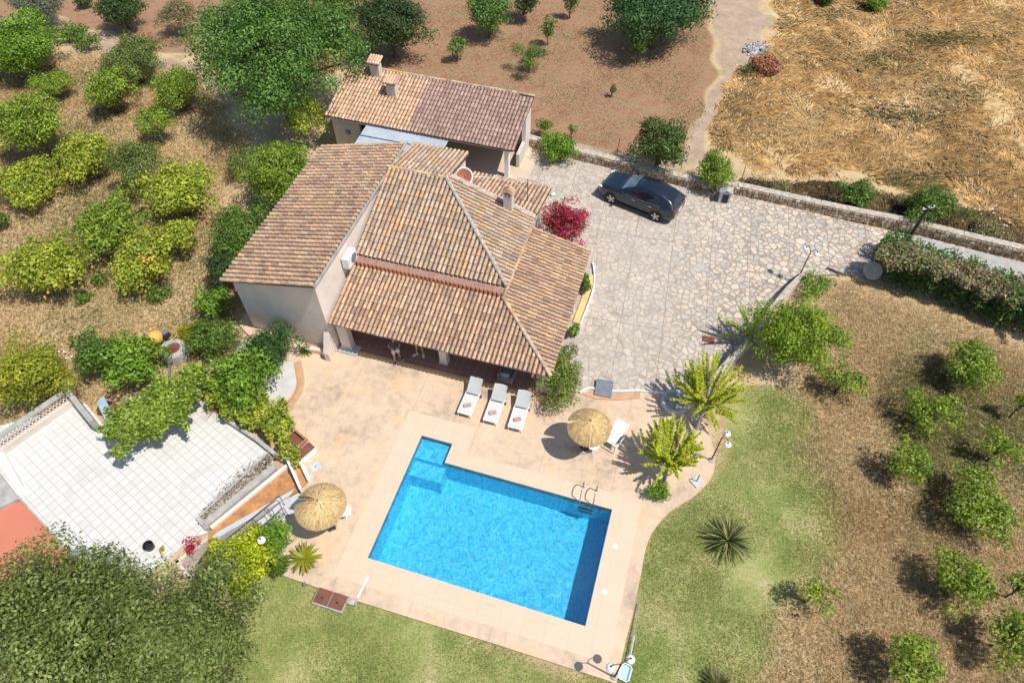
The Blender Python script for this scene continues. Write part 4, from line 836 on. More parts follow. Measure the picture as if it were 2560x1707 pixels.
# ================================================================= LAMPS
def bowl(parent, c):
    m = MB(); m.lathe([(0, .13), (.05, .125), (.10, .10), (.145, .05), (.155, 0), (.135, -.02), (.0, -.03)], c, 22); s = m.build('lamp_shade', M['lamp_glass'], parent, smooth=True)
    m = MB(); m.lathe([(0, .17), (.03, .165), (.035, .12)], c, 12); m.build('cap', M['darkmetal'], s)
def lamp(px, py, hgt, arms, label, base_mat='grey', z0=0, group='garden lamp posts with white bowls'):
    p = S(px, py, z0); o = empty('garden_lamp', (p.x, p.y, z0), label, 'lamp post', group)
    m = MB(); m.lathe([(.12, 0), (.12, .05), (.06, .08), (.03, .1)], (0, 0, 0), 14); m.build('base', M[base_mat], o)
    m = MB(); m.tube([(0, 0, .05), (0, 0, hgt)], [.035, .024], 8); m.build('pole', M['rust'] if z0 == 0 else M['darkmetal'], o)
    for (a, L_, dz_) in arms:
        d = Vector((math.cos(a), math.sin(a), 0)); m = MB(); m.tube([Vector((0, 0, hgt - .05)), d * L_ * .4 + Vector((0, 0, hgt + .14 + dz_)), d * L_ * .8 + Vector((0, 0, hgt + .16 + dz_)), d * L_ + Vector((0, 0, hgt + .06 + dz_))], .014, 6); m.build('arm', M['darkmetal'], o)
        bowl(o, tuple(d * L_ + Vector((0, 0, hgt - .1 + dz_))))
lamp(1536, 1692, 1.95, ((R(195), .36, 0), (R(25), .36, 0)), 'double bowl lamp post at the bottom corner of the terrace', 'grey')
lamp(1778, 1150, 1.95, ((R(40), .32, 0), (R(-60), .34, .0)), 'double bowl lamp post on the curved lawn edge by the bright trees', 'grey')
lamp(1998, 690, 1.75, ((R(120), .30, 0), (R(-20), .30, 0)), 'double bowl lamp post on the driveway wall', 'rust', .45)
lamp(690, 1400, 2.05, ((R(90), .02, 0),), 'single white bowl lamp rising through the round hedge', 'grey')
# ================================================================= DRIVEWAY WALLS
def stones(name, pts, h_, th, parent, seed, size=.17, z0=-.2, toprand=.03):
    rg = random.Random(seed); m = MB(); pts = [Vector(p) for p in pts]
    for p, q in zip(pts, pts[1:]):
        d = (q - p); L_ = d.length; d.normalize(); nn = Vector((-d.y, d.x, 0)); x = 0
        rows = max(1, int((h_ - z0) / size)); rh = (h_ - z0) / rows
        for r_ in range(rows):
            x = -rg.uniform(0, .1)
            while x < L_:
                w_ = rg.uniform(.6, 1.7) * size
                for side in (-1, 1):
                    c = p + d * (x + w_ / 2) + nn * side * (th / 2 - .04) + Vector((0, 0, z0 + (r_ + .5) * rh)); f = rg.uniform(.75, 1.15); col = rg.choice([(.50, .38, .25), (.56, .45, .32), (.40, .28, .18), (.60, .50, .38), (.33, .24, .17)])
                    k = len(m.V); m.box(c, (w_ * .86, .13 + rg.uniform(-.02, .04), rh * .84), math.atan2(d.y, d.x) + rg.uniform(-.1, .1), rx=rg.uniform(-.15, .15), ry=rg.uniform(-.15, .15), col=tuple(v * f for v in col))
                    for i in range(k, len(m.V)): v = m.V[i]; m.V[i] = (v[0] + rg.uniform(-.014, .014), v[1] + rg.uniform(-.014, .014), v[2] + rg.uniform(-.014, .014))
                x += w_
    return m.build(name, M['colattr'], parent, True, colors=True)
nwall = [S(1322, 368), S(1400, 392), S(1490, 412), S(1600, 440), S(1700, 466), S(1760, 478), S(1840, 488), S(1950, 512), S(2045, 534), S(2150, 556), S(2266, 578), S(2400, 612), S(2560, 650), S(2700, 685)]
sw_ = empty('dry_stone_wall', nwall[5], 'long dry stone wall with pale capping along the far edge of the driveway', 'wall')
inner = [p + Vector((.05, .28, 0)) for p in nwall]
stones('stone_face', inner, .52, .46, sw_, 4)
kerb('core', inner, .34, -.3, .46, 'tilebase', '', parent=sw_)
cap = []
m = MB(); rg = random.Random(3)
for p, q in zip(inner, inner[1:]):
    d = q - p; L_ = d.length; m.box((p + q) / 2 + Vector((0, 0, .55)), (L_ + .02, .42, .06), math.atan2(d.y, d.x))
m.build('capping', M['rock'], sw_, True)
m = MB()
for p, q in zip(inner[6:], inner[7:]):
    for k in range(26):
        c = p.lerp(q, rg.random()) + Vector((rg.uniform(-.3, .5), .45 + rg.uniform(-.2, .5), GZ + .06)); s_ = rg.uniform(.06, .17); k0 = len(m.V); m.box(c, (s_ * 1.5, s_, s_), rg.random() * 3, rx=rg.random(), col=(.6, .53, .44))
        for i in range(k0, len(m.V)): v = m.V[i]; m.V[i] = tuple(x + rg.uniform(-.02, .02) for x in v)
m.build('rubble', M['colattr'], sw_, True, colors=True)['kind'] = 'stuff'
rub = tag(bpy.data.objects['rubble'], kind='stuff')
# wall on the right side of the driveway
rw = empty('driveway_wall', S(1880, 800), 'low cream wall curving along the near side of the driveway', 'wall')
rpts = smooth_curve([S(2026, 692, 0), S(2005, 703, 0), S(1960, 745, 0), S(1920, 795, 0), S(1880, 850, 0), S(1830, 905, 0), S(1790, 950, 0), S(1765, 985)], 4, False)
kerb('wall', rpts, .22, -.3, .62, 'plaster2', '', parent=rw); kerb('coping', rpts, .28, .62, .68, 'rock', '', parent=rw)
# terrace step between driveway and deck: white kerb with orange face
kerb('kerb', smooth_curve([S(1450, 983), S(1472, 972), S(1500, 976), S(1545, 980), S(1600, 978), S(1660, 985)], 4, False), .09, -.2, .10, 'white', 'white kerb curving between the driveway and the pool terrace')
m = MB(); m.prism([S(1452, 986), S(1480, 976), S(1545, 984), S(1600, 982), S(1600, 996), S(1545, 1001), S(1490, 998)], -.1, .05); m.build('curb_step', M['curb']).__setitem__('kind', 'structure')
kerb('kerb', [S(1440, 808), S(1462, 748), S(1482, 690)], .32, -.1, .08, 'curbyellow', 'yellow tiled kerb along the driveway side of the porch')
kerb('kerb', smooth_curve([S(1450, 815), S(1478, 742), S(1486, 700), S(1482, 660)], 4, False), .07, -.1, .14, 'white', 'thin white kerb edging the yellow tiles beside the driveway')
# grey ramp plate
p = S(1510, 971, .1); o = empty('ramp_plate', (p.x, p.y, .02), 'grey ribbed metal ramp laid over the white kerb', 'ramp', rz=R(-12))
m = MB(); m.box((0, 0, .12), (.78, .86, .03), rx=.06)
m.build('plate', M['greymetal'], o)
m = MB()
for i in range(20): m.box((-.37 + i * .039, 0, .142), (.014, .85, .014), rx=.06)
m.build('ribs', M['alu'], o)
m = MB(); m.box((-.37, 0, .05), (.03, .8, .12)); m.box((.37, 0, .05), (.03, .8, .12)); m.build('side_rail', M['darkmetal'], o)
# meter kiosk
p = S(1808, 502); o = empty('meter_kiosk', (p.x, p.y, -.1), 'small pale kiosk with dark opening built into the stone wall', 'kiosk', rz=R(-10))
m = MB(); m.box((0, 0, .4), (.62, .4, .9)); m.build('body', M['lightgrey'], o)
m = MB(); m.box((.03, -.19, .42), (.34, .06, .56)); m.build('opening', M['black'], o)
m = MB(); m.box((-.18, 0, .92), (.42, .56, .05), ry=-.45); m.box((.18, 0, .92), (.42, .56, .05), ry=.45); m.build('roof', M['grey'], o)
m = MB(); 
for k in range(7): m.box((.1 + random.uniform(-.15, .35), .45 + random.uniform(-.15, .2), .55), (.2, .2, .35), random.random(), col=random.choice([(.62, .50, .34), (.55, .42, .28)]))
m.build('stone_pier', M['colattr'], o, colors=True)
# utility pole
p = S(2249, 632); o = empty('utility_pole', (p.x, p.y, GZ), 'leaning dark timber utility pole beside the long hedge', 'utility pole')
tp = S(2322, 518, 3.3) - Vector((p.x, p.y, GZ)); m = MB(); m.tube([(0, 0, -.1), tuple(tp)], [.11, .08], 10); m.build('pole', M['pole'], o)
m = MB(); m.tube([tp + Vector((-.35, -.1, -.1)), tp + Vector((.35, .1, -.1))], .03); m.build('crossarm', M['greymetal'], o)
for s_ in (-.3, 0, .3): m = MB(); m.lathe([(.03, 0), (.045, .05), (.03, .1), (0, .11)], (tp.x + s_, tp.y + s_ * .3, tp.z - .06), 8); m.build('insulator', M['white'], o)
# grey disc stone by the hedge, gate bar
p = S(2176, 688); o = empty('millstone', (p.x, p.y, GZ), 'upright grey millstone disc at the end of the long hedge', 'millstone', rz=R(-25))
m = MB(); m.lathe([(0, .09), (.42, .09), (.47, .05), (.47, -.05), (.42, -.09), (0, -.09)], (0, 0, 0), 30); g = m.build('stone', M['grey'], o, smooth=False); g.rotation_euler = (R(50), R(15), 0); g.location = (0, 0, .45)
# sloping timber at driveway
m = MB(); m.tube([S(2068, 669, .08), S(2108, 686, .08)], .05, 6); tag(m.build('timber_beam', M['pole']), 'short dark timber lying on the kerb by the driveway exit', 'timber')
p = S(1786, 900 - 53); q = S(1772, 848, .03); m = MB(); m.box((q.x, q.y, .03), (.55, .3, .05), R(-15)); tag(m.build('rusty_plate', M['rust']), 'rusty brown plate on the driveway beneath the strap leaved plant', 'plate')
# round well and mixer
p = S(440, 885); wlb = empty('stone_well', (p.x, p.y, GZ), 'round stone well rim beside the cement mixer', 'well')
m = MB(); m.lathe([(.34, 0), (.34, .55), (.36, .6), (.58, .6), (.62, .55), (.62, 0)], (0, 0, 0), 30); m.build('rim', M['grey'], wlb)
m = MB(); m.lathe([(0, .5), (.345, .5)], (0, 0, 0), 24); m.build('lid', M['rust'], wlb)
p = S(412, 868); mx = empty('cement_mixer', (p.x, p.y, GZ), 'orange yellow cement mixer drum on steel legs beside the well', 'cement mixer', rz=R(35))
m = MB(); m.lathe([(.0, -.42), (.18, -.42), (.33, -.12), (.33, .10), (.20, .42), (.17, .42), (.30, .08), (.0, -.3)], (0, 0, 0), 20); g = m.build('drum', M['yellow'], mx, smooth=False); g.location = (-.12, .12, .85); g.rotation_euler = (R(30), R(-55), 0)
m = MB()
for a, b_ in (((-.5, -.4, 0), (0, 0, .75)), ((.5, -.4, 0), (0, 0, .75)), ((-.45, .4, 0), (0, 0, .75)), ((.45, .4, 0), (0, 0, .75)), ((0, 0, .75), (.35, .1, .9))): m.tube([a, b_], .025, 6)
m.build('frame', M['darkmetal'], mx)
m = MB(); m.box((.3, .1, .85), (.3, .22, .25)); m.build('motor_housing', M['greymetal'], mx, bevel=.02)
m = MB(); m.tube([(.35, -.1, .85), (.35, -.1, .88)], .2, 16); m.build('handwheel', M['darkmetal'], mx)
m = MB(); m.box((S(426, 915).x, S(426, 915).y, .05), (.10, 1.3, .08), R(15)); tag(m.build('plank', M['greymetal']), 'long grey plank on the ground below the cement mixer', 'plank')
# pot on the white terrace
p = S(376, 1368, 0); o = empty('black_pot', (p.x, p.y, 0), 'round black tub on the white tiles beside the big tree', 'tub')
m = MB(); m.lathe([(.0, .0), (.17, .0), (.20, .26), (.17, .26), (.15, .05), (0, .05)], (0, 0, 0), 22); m.build('body', M['black'], o)
# pool net and poles on the lawn
a, b_ = S(1598, 1509, 0), S(1570, 1652, 0); o = empty('pool_skimmer_net', (a.x, a.y, GZ), 'blue pool net on a long aluminium pole lying at the lawn edge', 'pool net')
m = MB(); m.tube([a + Vector((0, 0, .03)), b_ + Vector((0, 0, .05))], .02, 8); m.build('pole', M['alu'], o, True)
c = S(1562, 1680, 0); d = (c - b_).normalized(); rz_ = math.atan2(d.y, d.x)
m = MB(); pts = [c + Matrix.Rotation(rz_, 3, 'Z') @ Vector((x, y, .05)) for x, y in ((-.28, -.12), (-.2, -.2), (.2, -.2), (.27, -.12), (.27, .12), (.2, .2), (-.2, .2), (-.28, .12), (-.28, -.12))]; m.tube(pts, .02, 6); m.build('rim', M['whiteplastic'], o, True)
m = MB(); m.prism([p_ for p_ in pts[:-1]], -.06, -.052); m.build('net', M['blue'], o, True)
a, b_ = S(1586, 1590, 0), S(1574, 1650, 0); m = MB(); m.tube([a + Vector((0, 0, GZ + .16)), b_ + Vector((0, 0, GZ + .16))], .012, 6); tag(m.build('hose_pole', M['white']), 'thin white pole lying beside the pool net pole', 'pole')
# fence posts in field edge
for i, (bx, by, tx, ty, lab) in enumerate(((1543, 378, 1550, 345, 'thin rusty fence post left of the fig tree'), (1855, 449, 1864, 416, 'thin rusty fence post right of the kiosk'), (1975, 490, 1993, 449, 'thin rusty fence post behind the long stone wall'), (1315 + 110, 345, 1427, 322, 'thin stake above the round bright bush'))):
    p = S(bx, by); t_ = S(tx, ty, 1.1); m = MB(); m.tube([(0, 0, 0), (t_.x - p.x, t_.y - p.y, 1.2)], .022, 5); o = m.build('fence_post', M['rust']); o.location = (p.x, p.y, GZ); tag(o, lab, 'fence post', 'thin rusty fence posts')
p = S(1316, 188); m = MB(); m.tube([(0, 0, 0), (0, 0, 1.1)], .02, 5); o = m.build('plant_stake', M['palebark']); o.location = (p.x, p.y, GZ); tag(o, 'pale stake tied to the light green sapling', 'stake')
# hills of white stones (ash pile)
m = MB(); rg = random.Random(5)
for k in range(90):
    p = D(1738 + rg.gauss(0, 13), 112 + rg.gauss(0, 8)); s_ = rg.uniform(.07, .22); m.box((p.x, p.y, GZ + s_ / 3), (s_ * 1.4, s_, s_ * .7), rg.random() * 3, rx=rg.random(), col=rg.choice([(.38, .36, .35), (.30, .29, .29), (.48, .45, .43)]))
tag(m.build('rubble_heap', M['colattr'], colors=True), 'pale grey heap of rubble and ash beside the dirt track', 'rubble heap', kind='stuff')
# ================================================================= CAR
def car():
    fr, rr = S(1526.6, 506.6), S(1638.7, 552.0); d = (fr - rr).normalized(); side = Vector((d.y, -d.x, 0)); side = side if side.y > 0 else -side
    mid = (fr + rr) / 2 + side * .86; o = empty('parked_car', (mid.x, mid.y, -.01), 'dark blue sport utility car parked on the stone driveway', 'car', rz=math.atan2(d.y, d.x))
    st = [ # x, half width, bottom, belt, top centre, half width at top
        (2.33, .62, .42, .60, .64, .50), (2.28, .76, .26, .74, .80, .62), (2.10, .86, .22, .86, .93, .70), (1.7, .91, .22, .93, 1.01, .74), (1.25, .93, .22, .97, 1.06, .76), (1.0, .93, .22, .99, 1.09, .78),
        (.62, .93, .22, 1.0, 1.32, .68), (.2, .93, .22, 1.0, 1.53, .60), (-.2, .93, .22, 1.01, 1.65, .60), (-.7, .93, .22, 1.02, 1.67, .60), (-1.2, .93, .22, 1.04, 1.64, .59), (-1.6, .93, .22, 1.06, 1.54, .56),
        (-2.0, .90, .24, 1.08, 1.38, .58), (-2.2, .86, .26, 1.07, 1.14, .66), (-2.31, .80, .34, .98, 1.0, .70), (-2.36, .70, .42, .74, .78, .60)]
    def sec(s):
        x, w, b, bl, tp, wt = s
        half = [(0, b), (w * .85, b), (w, b + .14), (w, b + (bl - b) * .6), (w * .985, bl - .05), (w * .94, bl), (wt + (w * .94 - wt) * .12, bl + (tp - bl) * .80), (wt * .86, bl + (tp - bl) * .95), (0, tp)]
        return [(x, y, z) for y, z in half] + [(x, -y, z) for y, z in reversed(half[1:-1])]
    rings = [sec(s) for s in st]; n = len(rings[0]); m = MB()
    m.add([v for r_ in rings for v in r_], [(i * n + j, i * n + (j + 1) % n, (i + 1) * n + (j + 1) % n, (i + 1) * n + j) for i in range(len(st) - 1) for j in range(n)] + [list(range(n)), list(range(len(st) * n - 1, (len(st) - 1) * n - 1, -1))])
    b = m.build('body', M['carpaint'], o, smooth=True); md = b.modifiers.new('sub', 'SUBSURF'); md.levels = md.render_levels = 2
    def surf(i, t, j, s, off=.014):
        def at(i_, j_): return Vector(rings[i_][j_ % n])
        p = at(i, j).lerp(at(i + 1, j), t).lerp(at(i, j + 1).lerp(at(i + 1, j + 1), t), s)
        cx = Vector((p.x, 0, .7)); return p + (p - cx).normalized() * off
    def panel(name, pts, mat):    # pts: (station position, ring position)
        m_ = MB(); vs = []
        for a, j in pts: i = min(int(a), len(st) - 2); jj = int(math.floor(j)); vs.append(surf(i, a - i, jj, j - jj))
        c = sum((Vector(v) for v in vs), Vector()) / len(vs); m_.add(vs, [list(range(len(vs)))]); return m_.build(name, M[mat], o)
    for sg in (1, -1):
        J = (lambda j: j) if sg == 1 else (lambda j: n - j)
        panel('window', [(6.1, J(5.15)), (8.6, J(5.15)), (8.6, J(5.88)), (7.3, J(5.88)), (6.5, J(5.5))], 'carglass')
        panel('window', [(8.7, J(5.15)), (10.5, J(5.15)), (10.3, J(5.86)), (8.7, J(5.88))], 'carglass')
        panel('window', [(10.6, J(5.15)), (11.5, J(5.2)), (11.1, J(5.6)), (10.42, J(5.86))], 'carglass')
        for (x_, ) in ((.05,), (-.95,)): m_ = MB(); m_.box((x_, sg * .945, .88), (.2, .03, .03)); m_.build('door_handle', M['alu'], o)
        m_ = MB(); m_.tube([(.75, sg * .925, 1.02), (-.3, sg * .935, 1.035), (-1.5, sg * .925, 1.09)], .012, 5); m_.build('chrome_strip', M['alu'], o)
        m_ = MB(); m_.box((.72, sg * 1.02, 1.08), (.16, .2, .14), rz=sg * .2); m_.build('mirror', M['carpaint'], o, bevel=.03)
        m_ = MB(); m_.box((2.17, sg * .68, .80), (.24, .26, .06), rz=-sg * .45, ry=.3); m_.build('headlight', M['lamp_glass'], o, bevel=.01)
        m_ = MB(); m_.box((-2.26, sg * .66, 1.0), (.10, .34, .06), rz=sg * .3); m_.build('tail_light', M['redlens'], o, bevel=.01)
        m_ = MB(); m_.box((0, sg * .92, .25), (2.1, .06, .09)); m_.build('sill', M['black'], o)
        for x_ in (1.40, -1.37):
            m_ = MB(); m_.tube([(x_, sg * .70, .36), (x_, sg * .925, .36)], .44, 24); m_.build('wheel_arch', M['black'], o)
            w_ = MB(); w_.tube([(x_, sg * .70, .36), (x_, sg * .945, .36)], .36, 28); wh = w_.build('wheel', M['tyre'], o, bevel=.02)
            m_ = MB(); m_.tube([(x_, sg * .90, .36), (x_, sg * .950, .36)], .25, 24); m_.build('rim_back', M['black'], wh)
            m_ = MB()
            for k in range(5):
                for dd_ in (-.16, .16): a = k * 2 * math.pi / 5 + dd_; c = (x_ + .135 * math.cos(a), sg * .955, .36 + .135 * math.sin(a)); m_.box(c, (.22, .014, .035), ry=-a)
            m_.tube([(x_, sg * .94, .36), (x_, sg * .965, .36)], .05, 10); m_.build('rim', M['alu'], wh)
    for name, pts in (('windscreen', [(5.15, 7.15), (6.95, 7.2), (6.95, 8.8), (5.15, 8.85)]), ('rear_window', [(11.05, 7.25), (12.5, 7.2), (12.5, 8.8), (11.05, 8.75)])):
        m_ = MB(); vs = []
        rows = [(pts[0][0] + (pts[1][0] - pts[0][0]) * k / 4) for k in range(5)]; colsn = 8
        for a in rows:
            i = int(a)
            for c_ in range(colsn + 1):
                j = 6.75 + 2.5 * c_ / colsn; jj = int(math.floor(j)); vs.append(surf(min(i, len(st) - 2), a - i, jj, j - jj, .016))
        m_.add(vs, [(r_ * (colsn + 1) + c_, r_ * (colsn + 1) + c_ + 1, (r_ + 1) * (colsn + 1) + c_ + 1, (r_ + 1) * (colsn + 1) + c_) for r_ in range(4) for c_ in range(colsn)]); m_.build(name, M['windscreen'] if name == 'windscreen' else M['carglass'], o, smooth=True)
    m_ = MB(); m_.box((2.335, 0, .50), (.03, .95, .16)); m_.build('grille', M['black'], o); m_ = MB(); m_.box((-2.375, 0, .70), (.02, .5, .11)); m_.build('number_plate', M['white'], o)
    m_ = MB(); m_.box((-1.55, 0, 1.47), (.12, .04, .05)); m_.build('antenna', M['black'], o, bevel=.01)
    m_ = MB(); m_.box((-1.62, 0, 1.47), (.2, 1.0, .03), ry=-.25); m_.build('spoiler', M['carpaint'], o, bevel=.01)
car()
# ================================================================= PEOPLE
def skin_obj(name, V, E_, rad, mat, parent, root=0, lv=2):
    me = bpy.data.meshes.new(name); me.from_pydata(V, E_, []); me.materials.append(mat); o = link(name, me, parent)
    md = o.modifiers.new('skin', 'SKIN'); me.skin_vertices.new(name='skin') if not me.skin_vertices else None
    for i, r_ in enumerate(rad):
        s = me.skin_vertices[0].data[i]; s.radius = r_ if isinstance(r_, tuple) else (r_, r_); s.use_root = (i == root)
    md.use_smooth_shade = True
    sb = o.modifiers.new('sub', 'SUBSURF'); sb.levels = sb.render_levels = lv; return o
def person(loc, rz, label, J, shirt, shorts, shoe):
    o = empty('person', loc, label, 'person', rz=rz)
    names = ['pelvis', 'belly', 'chest', 'neck', 'head', 'crown', 'shL', 'elL', 'wrL', 'haL', 'shR', 'elR', 'wrR', 'haR', 'hipL', 'knL', 'anL', 'toL', 'hipR', 'knR', 'anR', 'toR']
    rad = [(.13, .10), (.13, .10), (.15, .11), .055, .085, .075, .06, .042, .03, (.042, .02), .06, .042, .03, (.042, .02), .085, .055, .038, .035, .085, .055, .038, .035]
    ed = [(0, 1), (1, 2), (2, 3), (3, 4), (4, 5), (2, 6), (6, 7), (7, 8), (8, 9), (2, 10), (10, 11), (11, 12), (12, 13), (0, 14), (14, 15), (15, 16), (16, 17), (0, 18), (18, 19), (19, 20), (20, 21)]
    V = [J[k] for k in names]; body = skin_obj('body', V, ed, rad, M['skin'], o)
    g = lambda *ks: [J[k] for k in ks]
    skin_obj('shirt', g('pelvis', 'belly', 'chest', 'shL', 'shR') + [tuple(Vector(J['shL']).lerp(Vector(J['elL']), .75)), tuple(Vector(J['shR']).lerp(Vector(J['elR']), .75))], [(0, 1), (1, 2), (2, 3), (2, 4), (3, 5), (4, 6)], [(.165, .125), (.165, .13), (.17, .13), .085, .085, .07, .07], shirt, o)
    kl = tuple(Vector(J['hipL']).lerp(Vector(J['knL']), .88)); kr = tuple(Vector(J['hipR']).lerp(Vector(J['knR']), .88))
    skin_obj('shorts', g('pelvis', 'hipL', 'hipR') + [kl, kr], [(0, 1), (0, 2), (1, 3), (2, 4)], [(.16, .12), .115, .115, .10, .10], shorts, o)
    for s_, ot in (('L', 'R'), ('R', 'L')):
        an, to = Vector(J['an' + s_]), Vector(J['to' + s_]); d = (to - an); d.z = 0; d.normalize(); c = an + d * .07
        m = MB(); m.box((c.x, c.y, an.z - .035), (.29, .105, .075), math.atan2(d.y, d.x), taper=.8); sh = m.build('shoe', shoe, o, bevel=.025)
        m = MB(); m.box((c.x, c.y, an.z - .065), (.31, .115, .03), math.atan2(d.y, d.x)); m.build('sole', M['white'], sh)
        wr, ha = Vector(J['wr' + s_]), Vector(J['ha' + s_]); hd_ = (ha - wr).normalized(); sd_ = hd_.cross(Vector((0, 0, 1))).normalized()
        for k in range(5):   # four fingers and a thumb, unequal and bent
            if k < 4: base = ha + sd_ * (k - 1.5) * .021; L_ = (.066, .076, .072, .056)[k]; a_ = hd_; r_ = .0085
            else: base = wr.lerp(ha, .45) + sd_ * .035; L_ = .055; a_ = (hd_ * .6 + sd_ * .8).normalized(); r_ = .01
            dn = Vector((0, 0, -.35)); skin_obj('finger', [tuple(base), tuple(base + a_ * L_ * .5), tuple(base + (a_ + dn).normalized() * L_)], [(0, 1), (1, 2)], [r_, r_ * .95, r_ * .8], M['skin'], o, lv=1)
    hd_ = Vector(J['head'])
    m = MB(); m.ball(tuple(hd_ + Vector((0, .015, .05))), (.092, .105, .105), 8); m.build('hair', M['hair'], o, smooth=True)
    m = MB(); m.ball(tuple(hd_ + Vector((0, -.095, .0))), (.014, .02, .024), 5); m.build('nose', M['skin'], o, smooth=True)
    for sx in (-.032, .032): m = MB(); m.ball(tuple(hd_ + Vector((sx, -.078, .03))), .012, 5); m.build('eye', M['black'], o)
    for sx in (-.09, .09): m = MB(); m.ball(tuple(hd_ + Vector((sx, 0, .0))), (.012, .022, .032), 5); m.build('ear', M['skin'], o)
    m = MB(); m.box(tuple(hd_ + Vector((0, -.085, -.045))), (.045, .012, .01)); m.build('mouth', M['dish'], o)
    return o
J1 = dict(pelvis=(0, 0, .95), belly=(0, -.01, 1.10), chest=(0, .0, 1.33), neck=(0, 0, 1.50), head=(0, -.02, 1.62), crown=(0, 0, 1.70), shL=(-.19, 0, 1.42), elL=(-.25, -.06, 1.14), wrL=(-.05, -.28, 1.12), haL=(.03, -.30, 1.14),
          shR=(.19, 0, 1.42), elR=(.26, -.08, 1.16), wrR=(.12, -.30, 1.22), haR=(.07, -.33, 1.28), hipL=(-.09, 0, .88), knL=(-.10, -.10, .49), anL=(-.10, -.14, .09), toL=(-.11, -.27, .05), hipR=(.09, 0, .88), knR=(.12, .02, .49), anR=(.14, .08, .09), toR=(.22, -.02, .05))
a_ = S(988, 905, .05); q_ = S(999, 893, .05); pc = (a_ + q_) / 2
o = person((pc.x, pc.y, .06), R(8), 'person in dark grey shirt and white shorts standing at the porch step holding a phone', J1, M['tee'], M['shorts'], M['black'])
ph = MB(); ph.box((0, 0, 0), (.08, .012, .16), rx=-.6); ph_ = ph.build('phone', M['black']); ph_.location = o.matrix_basis @ Vector((.06, -.36, 1.32)) if False else Vector((pc.x + .08, pc.y - .36, 1.39)); tag(ph_, 'black phone held by the person at the porch step', 'phone')
J2 = dict(J1); J2.update(anL=(-.16, -.08, .09), toL=(-.26, -.14, .05), knL=(-.12, -.03, .49), anR=(.15, -.10, .09), toR=(.16, -.24, .05), knR=(.12, -.05, .49), elL=(-.27, .02, 1.14), wrL=(-.26, -.06, .90), haL=(-.26, -.09, .83), elR=(.27, .02, 1.14), wrR=(.27, -.08, .90), haR=(.27, -.11, .83))
p2 = (S(1040, 879, .05) + S(1060, 888, .05)) / 2 + Vector((0, .04, 0))
person((p2.x, p2.y, .06), R(5), 'person in beige shorts and white shoes, mostly hidden under the porch roof', J2, M['lightgrey'], M['beige'], M['white'])
# ================================================================= PLANTS
LEAFC = {
 'Y': [(.31, .42, .04), (.25, .36, .035), (.18, .28, .025), (.40, .47, .06), (.10, .18, .02)],
 'YL': [(.37, .45, .04), (.44, .50, .05), (.27, .36, .03), (.55, .53, .07), (.13, .20, .02)],
 'L': [(0.396, 0.456, 0.036), (0.312, 0.396, 0.030), (0.480, 0.504, 0.060), (0.216, 0.312, 0.024)],
 'G': [(0.150, 0.255, 0.038), (0.112, 0.203, 0.030), (0.195, 0.300, 0.045), (0.075, 0.135, 0.022)],
 'GB': [(.21, .37, .03), (.16, .30, .025), (.28, .44, .05), (.09, .17, .015)],
 'D': [(0.062, 0.119, 0.031), (0.044, 0.088, 0.022), (0.088, 0.150, 0.037), (0.112, 0.175, 0.050), (0.031, 0.056, 0.015)],
 'DB': [(.115, .25, .04), (.09, .20, .03), (.17, .30, .06), (.24, .36, .09), (.05, .12, .02)],
 'O': [(0.195, 0.227, 0.156), (0.143, 0.176, 0.117), (0.247, 0.280, 0.195), (0.091, 0.117, 0.078)],
 'C': [(.19, .25, .055), (.25, .31, .08), (.135, .185, .035), (.33, .37, .13), (.06, .095, .018), (.165, .225, .04)],
 'B': [(0.255, 0.225, 0.090), (0.315, 0.255, 0.120), (0.180, 0.195, 0.060), (0.390, 0.300, 0.165)],
 'R': [(.52, .014, .07), (.60, .03, .12), (.42, .012, .045), (.66, .05, .17), (.30, .01, .03), (.10, .17, .03)],
 'RB': [(0.440, 0.143, 0.077), (0.550, 0.242, 0.132), (0.330, 0.099, 0.055), (0.616, 0.374, 0.220)],
}
def leaf_arrays(P, N, size, g, aspect=.5):
    n = len(P); N = N / (np.linalg.norm(N, axis=1, keepdims=True) + 1e-9); A = g.normal(size=(n, 3)); A -= (A * N).sum(1, keepdims=True) * N; A /= np.linalg.norm(A, axis=1, keepdims=True) + 1e-9
    B = np.cross(N, A); s = size * g.uniform(.65, 1.35, n)[:, None]
    V = np.stack([P - A * s * .5, P + B * s * aspect * .5 + N * s * .06, P + A * s * .5, P - B * s * aspect * .5 + N * s * .06], 1); return V.reshape(-1, 3)
